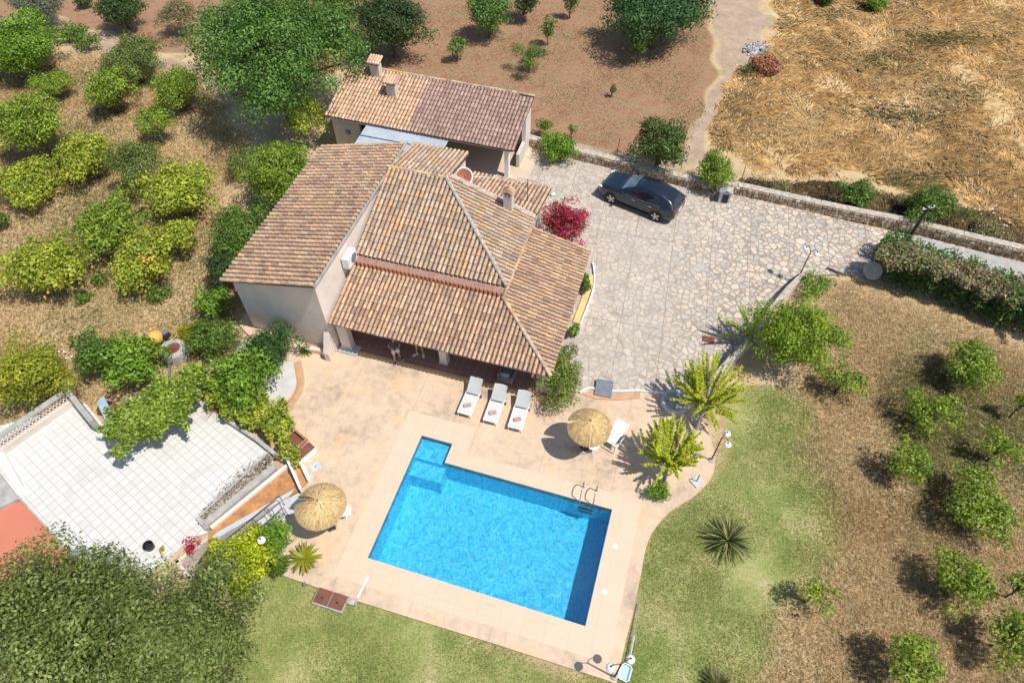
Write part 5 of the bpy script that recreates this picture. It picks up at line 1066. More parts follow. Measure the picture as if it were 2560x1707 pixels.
def clump_crown(g, R3, nclump, dens, leaf, pal, gap=.0, squash=1.0, flat=False, upright=0.0, core=.62):
    """leaf clumps spread through an ellipsoid; returns verts, colours"""
    Ps, Ns, Cs = [], [], []; pal = np.array(pal); cl = []; lob = [g.uniform(.04, .16), g.uniform(0, 6.3), g.uniform(.03, .13), g.uniform(0, 6.3)]
    for i in range(nclump):
        u = g.normal(size=3); u /= np.linalg.norm(u); 
        if u[2] < -.35: u[2] *= -.6
        Rm = float(np.mean(R3[:2])); cr = Rm * g.uniform(.24, .42) * (34 / max(nclump, 34)) ** .5 * (1.25 if nclump < 14 else 1)
        k = g.uniform(.68, 1.18) if g.random() > .2 else g.uniform(.3, .8); az_ = math.atan2(u[1], u[0]); c = u * np.maximum(R3 - cr * .8, .1) * k * (1 + lob[0] * math.sin(2 * az_ + lob[1]) + lob[2] * math.sin(3 * az_ + lob[3]) + .08 * math.sin(5 * az_ + lob[1])); cl.append((c, cr))
        if g.random() < gap: continue
        n = max(20, int(dens * cr * cr)); d = g.normal(size=(n, 3)); d /= np.linalg.norm(d, axis=1, keepdims=True)
        keep = d[:, 2] > -.55; d = d[keep]; n = len(d)
        P = c + d * cr * (g.uniform(.45, 1.15, (n, 1)) * np.array([1, 1, .85 * squash])); N = d * 1.3 + g.normal(0, .42, (n, 3)) + np.array([0, 0, .15])
        base = pal[g.integers(0, len(pal))] * g.uniform(.6, 1.3); ci = pal[g.integers(0, len(pal), n)] * .6 + base * .4
        Ps.append(P); Ns.append(N); Cs.append(ci * g.uniform(.72, 1.28, (n, 1)))
    if gap < .2:      # inner leaves that close the crown
        n = int((1.0 if gap == 0 else .5) * 7.5 * float(np.mean(R3[:2])) ** 2 / (leaf * leaf * .5)); d = g.normal(size=(n, 3)); d /= np.linalg.norm(d, axis=1, keepdims=True); Ps.append(d * R3 * g.uniform(.4, .70, (n, 1))); Ns.append(d + g.normal(0, .5, (n, 3))); Cs.append(pal[g.integers(0, len(pal), n)] * g.uniform(.7, 1.1, (n, 1)))
    P, N, C_ = np.concatenate(Ps), np.concatenate(Ns), np.concatenate(Cs)
    V = leaf_arrays(P, N, leaf, g); return V, np.repeat(C_, 4, 0), cl
def foliage(name, V, C_, parent): return link(name, newmesh(name, V, np.arange(len(V)).reshape(-1, 4), M['leaf'], cols=C_), parent)
PLN = [0]
def tree(name, cat, label, px, py, r, pal, h=None, nc=None, gap=0, leaf=.15, dens=None, ry=1.0, trunk=True, group=None, bark='bark', core=.62, flat=.5, base=GZ, limbs=5):
    PLN[0] += 1; g = np.random.default_rng(100 + PLN[0]); rg = random.Random(PLN[0])
    c0 = D(px, py, 0); rw = r * mpp(c0); h = h or max(.5, 1.75 * rw); zc = base + h * .53; c = D(px, py, zc)
    o = empty(name, (c.x, c.y, base), label, cat, group); R3 = np.array([rw, rw * ry, h * .49])
    nc = nc or int(18 + rw * 13); dens = dens or 7.0 / (leaf * leaf * .5)
    V, C_, cl = clump_crown(g, R3, nc, dens, leaf, LEAFC[pal] if isinstance(pal, str) else pal, gap, core=core)
    V = V + np.array([0, 0, zc - base]); V[:, 2] = np.maximum(V[:, 2], .02); foliage('crown', V, C_, o)
    if trunk:
        m = MB(); tr = max(.04, rw * .055); tz = h * .30
        m.tube([(0, 0, -.1), (rg.uniform(-.06, .06), rg.uniform(-.06, .06), tz), (0, 0, h * .5)], [tr * 1.25, tr, tr * .6], 8)
        for k in range(limbs if gap == 0 else 9):
            cc, cr = cl[rg.randrange(len(cl))]; e = Vector((cc[0] * .85, cc[1] * .85, zc - base + cc[2] * .85)); mid_ = Vector((e.x * .35, e.y * .35, tz + (e.z - tz) * .6)); m.tube([(0, 0, tz), mid_, e], [tr * .7, tr * .45, tr * .15], 6)
            if gap: e2 = e + Vector((rg.uniform(-.4, .4), rg.uniform(-.4, .4), rg.uniform(.0, .3))) * rw * .5; m.tube([e, e2], [tr * .15, tr * .06], 4)
        m.build('trunk', M[bark], o)
    return o
T = lambda cat, label, *a, **k: tree(k.pop('name', 'citrus_tree' if cat == 'tree' else cat.replace(' ', '_')), cat, label, *a, **k)
# --- left orchard
T('tree', 'grey green olive tree cut by the top edge, left of the dirt wall', 82, 8, 46, 'O', h=3.2, name='olive_tree', leaf=.11)
T('shrub', 'small dark shrub at the top edge right of the olive tree', 190, 4, 17, 'D', h=.9, name='shrub', trunk=False)
T('tree', 'dark green round tree near the top edge above the old wall', 276, 22, 44, 'D', h=2.9)
T('tree', 'sparse light tree with brown undergrowth left of the huge ash tree', 405, 38, 44, 'B', h=2.8, gap=.3, name='sparse_tree', leaf=.12)
T('tree', 'big dark green citrus tree at the upper left edge casting a deep shadow', 42, 112, 76, 'GB', h=3.8, leaf=.17)
T('shrub', 'loose climbing shrub on the old wall right of the big citrus', 150, 78, 38, 'G', h=1.2, nc=16, gap=.2, name='climbing_shrub')
T('shrub', 'loose climbing shrub at the right end of the old wall top', 200, 98, 32, 'G', h=1.2, nc=14, gap=.2, name='climbing_shrub')
T('tree', 'olive green bushy tree in the gap of the old dirt wall', 306, 138, 63, 'C', h=3.0, leaf=.12)
T('tree', 'bright green narrow citrus touching the olive green bushy tree', 250, 208, 45, 'Y', h=3.0)
T('tree', 'yellow green shaggy tree beside the dry grass below the huge ash', 408, 206, 50, 'Y', h=2.8, leaf=.12)
T('tree', 'small half bare citrus right of the big citrus shadow', 122, 193, 36, 'Y', h=1.9, leaf=.11)
T('tree', 'tall oval bright citrus at the left edge below the small citrus', 72, 286, 62, 'Y', h=4.4, leaf=.16)
T('tree', 'small yellow green citrus with grey twigs in the open dry grass', 355, 284, 37, 'Y', h=2.6, gap=.12, bark='palebark', leaf=.13)
T('tree', 'spreading yellow green citrus at the left edge above the bare patch', 66, 424, 66, 'YL', h=2.2, gap=.15, leaf=.17)
T('tree', 'yellow green citrus between the left edge citrus and the dark spiky tree', 205, 362, 60, 'YL', h=2.8, gap=.1, leaf=.17)
T('tree', 'dark brownish spiky tree between two yellow green citrus trees', 312, 385, 52, 'C', h=3.6, gap=.1, leaf=.10, name='dark_tree')
T('tree', 'wide yellow green citrus right of the dark spiky tree', 408, 440, 74, 'YL', h=3.2, gap=.08, leaf=.17)
T('tree', 'green citrus behind the lemon tree at the centre of the orchard', 262, 520, 70, 'Y', h=3.2, gap=.05, leaf=.16)
T('tree', 'yellowest lemon tree of the orchard with ripe yellow fruit', 338, 590, 70, 'YL', h=2.8, gap=.08, leaf=.17, name='lemon_tree')
T('tree', 'pale yellow citrus with bare grey twigs left of the house hedge', 415, 545, 48, 'YL', h=2.4, gap=.15, bark='palebark', leaf=.16)
T('tree', 'wide open citrus at the left edge in the bleached grass', 102, 612, 78, 'YL', h=3.0, gap=.12, leaf=.17)
T('shrub', 'sliver of green shrub at the left image edge', 0, 505, 18, 'G', h=1.2, name='shrub', trunk=False)
T('shrub', 'low dark green weed clump below the wide open citrus', 192, 682, 20, 'G', h=.5, name='weed_clump', trunk=False, nc=10)
T('shrub', 'low green weeds right of the wide open citrus', 235, 640, 26, 'G', h=.5, name='weed_clump', trunk=False, nc=10, gap=.3)
T('shrub', 'low green weeds under the lemon tree', 365, 675, 30, 'G', h=.6, name='weed_clump', trunk=False, nc=12, gap=.3)
T('tree', 'huge feathery ash tree towering beside the outbuilding', 628, 132, 152, 'DB', h=8.5, nc=95, leaf=.17, ry=1.0, name='ash_tree', limbs=9)
T('tree', 'dark tree squeezed behind the huge ash at the top edge', 772, 24, 52, 'G', h=4.2, name='dark_tree')
T('tree', 'dark round glossy tree above the outbuilding chimneys', 896, 55, 76, 'D', h=4.6, leaf=.17, name='carob_tree')
T('tree', 'yellowish half bare tree at the left end of the outbuilding', 700, 282, 52, 'YL', h=3.2, gap=.3, bark='palebark', leaf=.15, name='sparse_tree')
T('tree', 'leafy bright tree against the left corner of the tall roof', 636, 402, 82, 'Y', h=3.6, leaf=.15, name='leafy_tree')
T('shrub', 'thin brownish shrub left of the leafy tree by the tall roof', 560, 372, 40, 'C', h=1.8, gap=.35, name='thin_shrub', leaf=.10)
T('hedge', 'bushy green hedge hugging the low side of the tall roof', 548, 545, 68, 'G', h=3.4, ry=1.15, name='hedge_shrub', leaf=.12)
T('shrub', 'dark cypress green shrub tight beside the tall roof eave', 600, 490, 26, 'D', h=3.0, name='cypress_shrub', leaf=.10)
T('shrub', 'dark feathery shrub at the lower left corner of the tall roof', 516, 622, 42, 'D', h=2.6, name='feathery_shrub', leaf=.09)
T('shrub', 'glossy green shrub below the feathery shrub beside the grey wall', 490, 696, 42, 'GB', h=1.8, name='glossy_shrub')
T('shrub', 'mixed green shrub beside the stone well', 486, 775, 55, 'G', h=1.9, name='mixed_shrub', leaf=.12)
T('shrub', 'bright yellow shrub just above the stone well', 434, 768, 27, [(.42, .40, .02), (.34, .35, .02), (.25, .28, .02)], h=1.2, name='yellow_shrub', leaf=.10)
T('tree', 'broad leaved fig tree left of the cement mixer', 300, 832, 66, 'GB', h=2.8, name='fig_tree', leaf=.17)
T('tree', 'smaller fig tree joined to the left of the broad fig tree', 222, 812, 46, 'G', h=2.4, name='fig_tree', leaf=.15)
T('tree', 'dense rounded yellow green tree left of the lattice wall', 72, 862, 74, [(.38, .41, .03), (.31, .37, .025), (.46, .42, .05), (.18, .24, .02)], h=3.2, name='dense_tree', leaf=.12)
T('shrub', 'dark green domed bush at the foot of the grey gable wall', 620, 800, 60, [(.055, .13, .03), (.04, .10, .022), (.08, .17, .04)], h=2.1, name='domed_bush', leaf=.10, trunk=False, nc=60)
T('shrub', 'large bright oleander bush beside the pale path', 556, 872, 76, 'GB', h=2.6, name='oleander_bush', leaf=.18, nc=55)
# vines
def vine(name, label, pts, pal, z, leaf=.13, th=.25, dens=170, hang=0, seed=1, cat='vine'):
    PLN[0] += 1; g = np.random.default_rng(seed); poly = [D(x, y, z) for x, y in pts]; xs = [p.x for p in poly]; ys = [p.y for p in poly]
    cx, cy = sum(xs) / len(xs), sum(ys) / len(ys); A = (max(xs) - min(xs)) * (max(ys) - min(ys)); n = int(A * dens)
    X = g.uniform(min(xs) - .3, max(xs) + .3, n); Y = g.uniform(min(ys) - .3, max(ys) + .3, n); wx = X + .18 * waves(X, Y, 4, seed); wy = Y + .18 * waves(X, Y, 4, seed + 1); k = inpoly(wx, wy, poly); X, Y = X[k], Y[k]
    Z = z + .10 * waves(X, Y, 2.2, seed + 3) + g.uniform(-th, th * .6, len(X)); o = empty(name, (cx, cy, GZ), label, cat)
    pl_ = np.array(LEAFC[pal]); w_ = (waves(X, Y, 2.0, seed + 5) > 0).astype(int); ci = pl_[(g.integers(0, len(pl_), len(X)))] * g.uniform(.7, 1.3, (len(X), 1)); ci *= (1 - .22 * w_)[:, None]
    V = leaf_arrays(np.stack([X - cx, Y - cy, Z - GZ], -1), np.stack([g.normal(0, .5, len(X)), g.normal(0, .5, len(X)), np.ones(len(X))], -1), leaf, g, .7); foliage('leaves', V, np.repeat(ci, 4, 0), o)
    return o, poly
v1, vp = vine('pergola_vine', 'long grape vine sprawling over the pergola onto the white tiles', [(455, 835), (475, 880), (440, 925), (440, 985), (395, 975), (330, 1010), (300, 1015), (290, 1058), (268, 1058), (262, 1010), (225, 985), (250, 945), (330, 900), (400, 850)], 'Y', 1.55, dens=900, seed=21)
LEAFC['YV'] = [(.24, .27, .03), (.30, .31, .05), (.18, .23, .03), (.13, .18, .02)]
m = MB()
for i in range(5):
    t_ = i / 4; p = D(262 + 200 * t_, 972 - 120 * t_, 1.35); m.tube([(p.x - v1.location.x, p.y - v1.location.y, -.1), (p.x - v1.location.x, p.y - v1.location.y, 1.5)], .035, 6)
m.build('pergola_posts', M['pole'], v1)
m = MB()
a, b_ = D(250, 985, 1.4) - v1.location, D(470, 850, 1.4) - v1.location
for k in (0, .9): off = Vector((.3 * k, -.9 * k, 0)); m.tube([(a + off).xy.to_3d() + Vector((0, 0, 1.5)), (b_ + off).xy.to_3d() + Vector((0, 0, 1.5))], .03, 6)
m.build('pergola_rails', M['pole'], v1)
vine('wall_vine', 'bright climbing plant covering the wall between white tiles and terrace', [(450, 850), (560, 885), (640, 925), (672, 980), (676, 1002), (645, 1022), (590, 985), (520, 946), (470, 928)], 'YL', .9, dens=900, seed=31, th=.4, cat='climbing plant')
vine('wall_vine', 'bright leafy clump of climber over the brown bench', [(640, 1012), (660, 1005), (700, 1025), (692, 1050), (655, 1068), (636, 1040)], 'L', .6, dens=700, seed=41, th=.3, cat='climbing plant')
T('tree', 'massive olive green carob crown filling the bottom left corner', 185, 1448, 186, 'C', h=5.6, nc=100, leaf=.13, name='carob_tree', ry=.86, limbs=9)
T('tree', 'second carob crown reaching the lawn right of the massive one', 452, 1475, 132, 'C', h=3.6, nc=66, leaf=.125, name='carob_tree', limbs=8)
T('tree', 'bottom edge carob crown below the two bigger crowns', 300, 1560, 150, 'C', h=4.0, nc=70, leaf=.13, name='carob_tree')
T('hedge', 'vivid yellow green hedge bush beside the single lamp', 552, 1298, 74, [(.52, .58, .015), (.42, .50, .015), (.32, .42, .015), (.60, .62, .03)], h=2.4, name='hedge_bush', leaf=.11, trunk=False, nc=70)
T('hedge', 'mid green round hedge between the stairs and the sago palm', 622, 1242, 52, [(.18, .33, .025), (.14, .27, .02), (.22, .38, .035)], h=1.8, name='hedge_bush', leaf=.09, trunk=False, nc=60)
T('shrub', 'small red bougainvillea at the foot of the garden stairs', 442, 1252, 22, 'R', h=.9, name='bougainvillea', leaf=.09, gap=.25, base=-.6)
T('shrub', 'narrow green hedge strip right of the yellow hedge', 640, 1300, 26, [(.12, .20, .02), (.09, .17, .018)], h=1.2, name='hedge_bush', leaf=.09, trunk=False)
T('shrub', 'small yellow flowering weed beside the black tub', 372, 1262, 7, [(.65, .5, .02), (.2, .25, .03)], h=.35, name='flowering_weed', leaf=.08, trunk=False, nc=6)
# --- around the house
T('shrub', 'crimson bougainvillea spilling over the roof corner onto the driveway', 1296, 518, 60, 'R', h=3.3, name='bougainvillea', leaf=.11, nc=80, dens=None, base=0, ry=.85)
T('shrub', 'low shrub in the kerb bed beside the porch roof', 1346, 652, 14, 'G', h=1.0, name='kerb_shrub', trunk=False, ry=1.8)
T('shrub', 'small red flowered shrub beside the yellow kerb', 1322, 758, 17, 'GB', h=1.0, name='kerb_shrub', trunk=False, nc=14)
T('shrub', 'thin pinkish shrub along the lower driveway side of the porch', 1304, 812, 24, 'C', h=1.2, name='thin_shrub', gap=.2, leaf=.09)
T('shrub', 'leafy corner shrub with pinkish twigs behind the loungers', 1288, 872, 56, [(.16, .27, .03), (.24, .32, .05), (.36, .27, .15), (.10, .18, .02), (.28, .35, .05)], h=2.0, name='corner_shrub', leaf=.10, nc=44, gap=.05, ry=1.3, bark='palebark')
T('shrub', 'bright green round bush against the stone wall beside the outbuilding', 1283, 341, 46, 'GB', h=1.7, name='round_bush', trunk=False, leaf=.12, nc=46)
T('tree', 'large leaved fig tree standing behind the car', 1518, 330, 62, [(.12, .19, .035), (.09, .15, .025), (.16, .23, .05), (.05, .09, .02)], h=3.6, name='fig_tree', leaf=.17)
T('tree', 'bright citrus beside the small kiosk', 1646, 398, 43, 'Y', h=2.4, leaf=.12)
T('shrub', 'thin green shrub at the right end of the outbuilding', 1250, 290, 20, 'G', h=1.2, name='thin_shrub', gap=.3, leaf=.1)
T('shrub', 'thin sapling above the bright green round bush', 1314, 300, 14, 'G', h=1.0, name='sapling', gap=.3, leaf=.09, nc=10)
# --- top orchard
T('tree', 'dark green fruit tree top centre, right of the glossy round tree', 1124, 32, 48, 'DB', h=3.4, name='fruit_tree')
T('tree', 'dark tree cut by the top edge between two fruit trees', 1205, 4, 34, 'D', h=2.8, name='fruit_tree')
T('tree', 'slim young fruit tree with a narrow crown top centre', 1260, 68, 19, 'DB', h=2.2, name='young_tree', nc=14)
T('tree', 'small tree cut by the top edge right of the slim one', 1311, 8, 20, 'DB', h=2.2, name='young_tree', nc=12)
T('tree', 'light airy sapling tied to a pale stake', 1216, 130, 40, 'G', h=2.2, gap=.3, leaf=.09, name='sapling', nc=26)
T('tree', 'small two lobed tree left of the airy sapling', 1048, 112, 26, 'DB', h=1.8, name='young_tree', nc=14, gap=.1)
T('tree', 'biggest deep green tree of the ploughed orchard', 1504, 30, 100, [(.05, .13, .03), (.035, .10, .025), (.08, .17, .04), (.11, .2, .06)], h=4.6, name='broad_tree', leaf=.19)
T('tree', 'slim young tree in front of the biggest deep green tree', 1470, 98, 26, 'G', h=2.8, name='young_tree', nc=18)
T('shrub', 'tiny upright sapling alone in the ploughed orchard', 1408, 206, 10, 'G', h=1.0, name='sapling', nc=8, leaf=.1)
T('shrub', 'green shrub at the top edge above the dry field', 2012, 4, 26, 'GB', h=1.2, name='shrub', trunk=False)
T('shrub', 'dark shrub at the top edge right of the track', 1895, -4, 22, 'D', h=1.0, name='shrub', trunk=False)
T('shrub', 'heap of dry reddish fronds beside the rubble heap', 1758, 148, 36, 'RB', h=.8, name='dry_frond_heap', trunk=False, leaf=.20, nc=30)
T('shrub', 'round shrub behind the stone wall in the middle of the field edge', 1972, 445, 42, 'G', h=1.5, name='round_shrub', nc=24, gap=.1)
T('shrub', 'loose green tree with bare twigs behind the utility pole', 2148, 476, 56, 'G', h=2.0, gap=.25, bark='palebark', name='sparse_tree', leaf=.12)
T('shrub', 'dry dark weeds between the round shrub and the stone wall', 1925, 452, 24, 'B', h=.6, gap=.2, name='weed_clump', trunk=False, leaf=.1)
T('shrub', 'dry dark weeds left of the loose green tree', 2085, 468, 28, 'B', h=.7, gap=.2, name='weed_clump', trunk=False, leaf=.1)
T('shrub', 'dry grass clump behind the wall near the kiosk', 1795, 430, 26, 'B', h=.6, gap=.2, name='weed_clump', trunk=False, leaf=.1)
T('shrub', 'weed clump behind the wall near the right edge', 2275, 530, 36, 'B', h=.7, gap=.15, name='weed_clump', trunk=False, leaf=.1)
# long hedge
def long_hedge():
    g = np.random.default_rng(77); o_c = D(2190, 650); h = 1.7; o = empty('long_hedge', (o_c.x, o_c.y, GZ), 'long thick hedge with a browned top running beside the stone wall', 'hedge')
    top = [D(x, y, h) for x, y in ((2030, 560), (2110, 562), (2180, 590), (2260, 620), (2400, 668), (2420, 760), (2352, 700), (2270, 672), (2150, 640), (2060, 610), (2012, 590))]
    bt = [D(x, y, GZ) for x, y in ((2006, 590), (2015, 640), (2090, 680), (2190, 715), (2290, 755), (2400, 800), (2440, 790), (2440, 730), (2290, 668), (2180, 630), (2090, 600), (2050, 575))]
    P, N, C_ = [], [], []; br = np.array(LEAFC['B'] + [(.22, .14, .08), (.28, .2, .13)]); gr = np.array(LEAFC['G'] + LEAFC['DB']) * .75
    def fill(poly, n, zf, browns):
        xs = [p.x for p in poly]; ys = [p.y for p in poly]; X = g.uniform(min(xs), max(xs), n); Y = g.uniform(min(ys), max(ys), n); wx = X + .2 * waves(X, Y, 3, 8); wy = Y + .2 * waves(X, Y, 3, 9); k = inpoly(wx, wy, poly); X, Y = X[k], Y[k]; n = len(X)
        Z = zf(X, Y, n); b = g.random(n) < (browns + .22 * waves(X, Y, 1.6, 12)); c = np.where(b[:, None], br[g.integers(0, len(br), n)], gr[g.integers(0, len(gr), n)])
        P.append(np.stack([X, Y, Z], -1)); N.append(np.stack([g.normal(0, .7, n), g.normal(-.2, .7, n), np.ones(n)], -1)); C_.append(c * g.uniform(.7, 1.3, (n, 1)))
    fill(top, 30000, lambda X, Y, n: h + .16 * waves(X, Y, 1.8, 3) + g.uniform(-.35, .15, n), .82)
    fill(bt, 42000, lambda X, Y, n: g.uniform(0, 1, n) ** .7 * (h - .1) + GZ, .05)
    P, N, C_ = np.concatenate(P), np.concatenate(N), np.concatenate(C_)
    V = leaf_arrays(P - np.array([o_c.x, o_c.y, GZ]), N, .16, g); foliage('foliage', V, np.repeat(C_, 4, 0), o)
    m = MB(); 
    for t_ in np.linspace(0, 1, 9): p = D(2040 + 330 * t_, 610 + 110 * t_) - o_c; m.tube([(p.x, p.y, 0), (p.x, p.y, 1.5)], .04, 5)
    m.build('stems', M['bark'], o)
long_hedge()
# --- right side
T('tree', 'dense domed citrus right of the strap leaved plant', 1822, 772, 90, [(.28, .40, .025), (.21, .33, .02), (.36, .46, .035), (.12, .21, .015)], h=3.4, leaf=.12, nc=75, dens=900, name='domed_citrus', ry=1.0)
T('shrub', 'small climber with rusty twigs at the end of the driveway wall', 1872, 660, 36, 'GB', h=1.3, gap=.2, name='climbing_shrub', leaf=.11)
T('shrub', 'small bright bush at the foot of the near feathery tree', 1514, 1130, 28, 'GB', h=.7, name='round_bush', leaf=.09, trunk=False, base=0)
for (px, py, r, h, lab, gp) in ((2225, 835, 60, 2.2, 'wide green shrub tree right of the long shadowed scrub', .05), (1935, 872, 50, 1.9, 'dark green shrub at the top of the lawn edge', .15), (2150, 950, 62, 2.0, 'open branching shrub in the middle of the right scrub', .35),
    (2088, 1060, 52, 2.2, 'compact yellow green shrub left of the open scrub', .12), (2300, 1030, 48, 2.0, 'loose shrub near the right edge above the wide one', .3), (2250, 1170, 82, 2.1, 'widest loose yellow green shrub at the right side', .3),
    (2205, 1335, 66, 2.2, 'shrub with a long dark shadow lower right', .22), (1872, 1362, 46, 1.9, 'sparse shrub alone at the lawn edge with one yellow leaf', .35), (2098, 1525, 66, 2.2, 'leafy shrub at the bottom edge right of the yucca', .1),
    (2320, 1460, 56, 2.4, 'bright shrub in the bottom right corner', .12), (2345, 1350, 30, 2.0, 'shrub cut by the right edge above the corner', .15), (2350, 930, 24, 2.0, 'green shrub cut by the right edge level with the loose scrub', .1)):
    T('tree', lab, px, py, r * .93, 'Y', h=h, gap=min(.45, gp + .12), leaf=.13, name='orchard_shrub', bark='bark', limbs=8)
# feathery plume trees (long upright twigs closely set with leaves)
def plume_tree(px, py, bx, by, r, h, label, seed):
    g = np.random.default_rng(seed); b = D(bx, by); c = D(px, py, h * .62); o = empty('feathery_tree', (b.x, b.y, 0), label, 'tree', 'feathery yellow green trees beside the lawn')
    rw = r * mpp(b); off = np.array([c.x - b.x, c.y - b.y, 0]); m = MB(); P, N = [], []
    ft = Vector((off[0] * .6, off[1] * .6, h * .42)); m.tube([(0, 0, -.1), (off[0] * .25, off[1] * .25, h * .22), tuple(ft)], [.11, .085, .06], 8)
    for i in range(92):
        a = g.uniform(0, 6.283); el = g.uniform(.0, 1.0) ** .8; out = rw * (1.0 - .45 * el) * g.uniform(.6, 1.15); e = np.array([off[0] + out * math.cos(a), off[1] + out * math.sin(a), h * (.42 + .55 * el) * g.uniform(.9, 1.08)])
        s = np.array(ft) + np.array([math.cos(a), math.sin(a), 0]) * g.uniform(.02, .25) * rw + np.array([0, 0, g.uniform(-.1, .2)]); mid_ = (s + e) / 2 + np.array([0, 0, .12]) ; k = 230
        if i % 2 == 0: m.tube([tuple(ft), tuple(mid_), tuple(e)], [.022, .012, .005], 4)
        t_ = g.uniform(.18, 1.03, k)[:, None]; pt = (1 - t_) ** 2 * s + 2 * t_ * (1 - t_) * mid_ + t_ ** 2 * e; P.append(pt + g.normal(0, 1, (k, 3)) * (.045 - .025 * t_)); N.append(g.normal(0, .6, (k, 3)) + np.array([0, 0, .9]))
    P, N = np.concatenate(P), np.concatenate(N); pal = np.array([(.56, .60, .02), (.44, .52, .02), (.66, .64, .05), (.30, .40, .02)]); C_ = pal[g.integers(0, 4, len(P))] * g.uniform(.7, 1.25, (len(P), 1))
    foliage('crown', leaf_arrays(P, N, .075, g, .55), np.repeat(C_, 4, 0), o); m.build('trunk', M['palebark'], o)
plume_tree(1634, 888, 1600, 985, 96, 2.9, 'bright feathery tree farther from the pool, at the top of the lawn', 51)
plume_tree(1540, 1024, 1522, 1118, 84, 2.6, 'bright feathery tree nearer the pool with a bare forked trunk', 52)
p = S(1685, 1010); o = empty('stone_planter_ring', (p.x, p.y, 0), 'round blue grey planter ring shaded by the feathery trees', 'planter')
m = MB(); m.lathe([(.42, 0), (.46, .3), (.5, .34), (.58, .34), (.62, .28), (.62, 0)], (0, 0, 0), 30); m.build('rim', M['lightgrey'], o); m = MB(); m.lathe([(0, .2), (.45, .2)], (0, 0, 0), 20); m.build('soil', M['rock'], o)
# rosettes: sago palm, yuccas, strap leaved plant, agapanthus
def rosette(name, cat, label, loc, n, L_, wd, pal, el0, el1, droop, seed, seg=5, pot=None, z=0.0, fold=.3, part='fronds', stem=0):
    g = np.random.default_rng(seed); o = empty(name, loc, label, cat); V = []; Fc = []; Cc = []; pal = np.array(pal)
    for i in range(n):
        a = i * 2.39996 + g.normal(0, .1); el = el0 + (el1 - el0) * (i / n) + g.normal(0, .06); L = L_ * g.uniform(.8, 1.08); w0 = wd * g.uniform(.8, 1.15); c = pal[g.integers(0, len(pal))] * g.uniform(.75, 1.2)
        p = np.array([0, 0, z + stem]); d = np.array([math.cos(a) * math.cos(el), math.sin(a) * math.cos(el), math.sin(el)]); k0 = len(V); sd_ = np.array([-math.sin(a), math.cos(a), 0])
        for s in range(seg + 1):
            t_ = s / seg; ww = w0 * (math.sin(math.pi * min(.96, .12 + .86 * t_)) ** .6); V += [p - sd_ * ww + np.array([0, 0, ww * fold]), p, p + sd_ * ww + np.array([0, 0, ww * fold])]; Cc += [c] * 3
            p = p + d * L / seg; d = d + np.array([0, 0, -droop / seg]); d /= np.linalg.norm(d)
        for s in range(seg): q = k0 + s * 3; Fc += [(q, q + 1, q + 4, q + 3), (q + 1, q + 2, q + 5, q + 4)]
    me = newmesh(part, np.array(V), np.array(Fc), M['leaf'], cols=np.array(Cc)); link(part, me, o)
    if pot: m = MB(); m.lathe([(0, 0), (pot * .75, 0), (pot, z * .95), (pot * 1.08, z), (pot * .9, z), (0, z - .03)], (0, 0, 0), 22); m.build('pot', M['terracotta'], o)
    if stem or not pot: m = MB(); m.tube([(0, 0, 0), (0, 0, z + stem + .05)], [.09, .06], 8); m.build('stem', M['bark'], o)
    return o
p = D(699, 1280, .4); rosette('sago_palm', 'palm', 'potted sago palm with stiff radiating fronds at the terrace corner', (p.x, p.y, 0), 34, .66, .052, [(.30, .31, .02), (.22, .26, .02), (.36, .34, .04)], -.05, .75, .5, 3, pot=.24, z=.32, fold=.1)
p = D(1678, 1232, .4); rosette('yucca', 'yucca', 'spiky yucca clump on the lawn right of the pool', (p.x, p.y, GZ), 150, 1.12, .026, [(.15, .19, .05), (.26, .27, .08), (.40, .34, .16), (.07, .10, .025)], -.1, 1.3, .75, 4, fold=.4, part='leaves')
p = D(1652, 1572, .3); rosette('yucca', 'yucca', 'spiky yucca clump cut by the bottom image edge', (p.x, p.y, GZ), 130, .75, .02, [(.10, .13, .035), (.16, .17, .05), (.24, .21, .10)], -.05, 1.35, .35, 5, fold=.4, part='leaves')
p = D(1722, 775, .6); rosette('strap_leaved_plant', 'plant', 'tall strap leaved plant leaning over the driveway wall', (p.x, p.y, GZ), 15, 1.85, .08, [(.22, .32, .04), (.30, .40, .05), (.36, .42, .08)], .3, 1.3, .9, 6, seg=7, fold=.35, part='leaves', z=.2, stem=.45)
p = D(702, 802, .2); rosette('strappy_bush', 'plant', 'small strappy green plant at the top of the orange kerb', (p.x, p.y, 0), 70, .42, .018, [(.14, .22, .03), (.10, .17, .02)], .1, 1.3, .6, 7, part='leaves')
p = D(1718, 160, .2); rosette('aloe_plant', 'plant', 'green spiky plant beside the dry reddish fronds', (p.x, p.y, GZ), 40, .8, .03, [(.16, .20, .06), (.12, .17, .05)], .1, 1.3, .3, 8, part='leaves')
p = D(498, 935, .1); rosette('dry_grass_tuft', 'grass tuft', 'dry straw coloured tuft hanging over the white tiles', (p.x, p.y, 0), 90, .85, .006, [(.55, .40, .22), (.45, .32, .18)], .0, 1.2, .8, 9, part='blades')
# lemons on the trees
def fruit():
    rg = random.Random(9)
    for (px, py, r, zt, n) in ((338, 600, 52, 2.3, 26), (102, 640, 55, 2.2, 10)):
        for i in range(n):
            a = rg.uniform(0, 6.28); k = rg.random() ** .5; p = D(px + r * k * math.cos(a), py + r * k * math.sin(a) * .9, zt + rg.uniform(-.2, .3) - k * .9); yield p
m = MB()
for p in fruit(): m.ball(tuple(p), .06, 4)
lo = m.build('lemons', bpy.data.materials['orange_yellow_paint']); lo['kind'] = 'stuff'; tag(lo, 'ripe yellow lemons scattered in the crowns of the lemon trees', 'lemons')
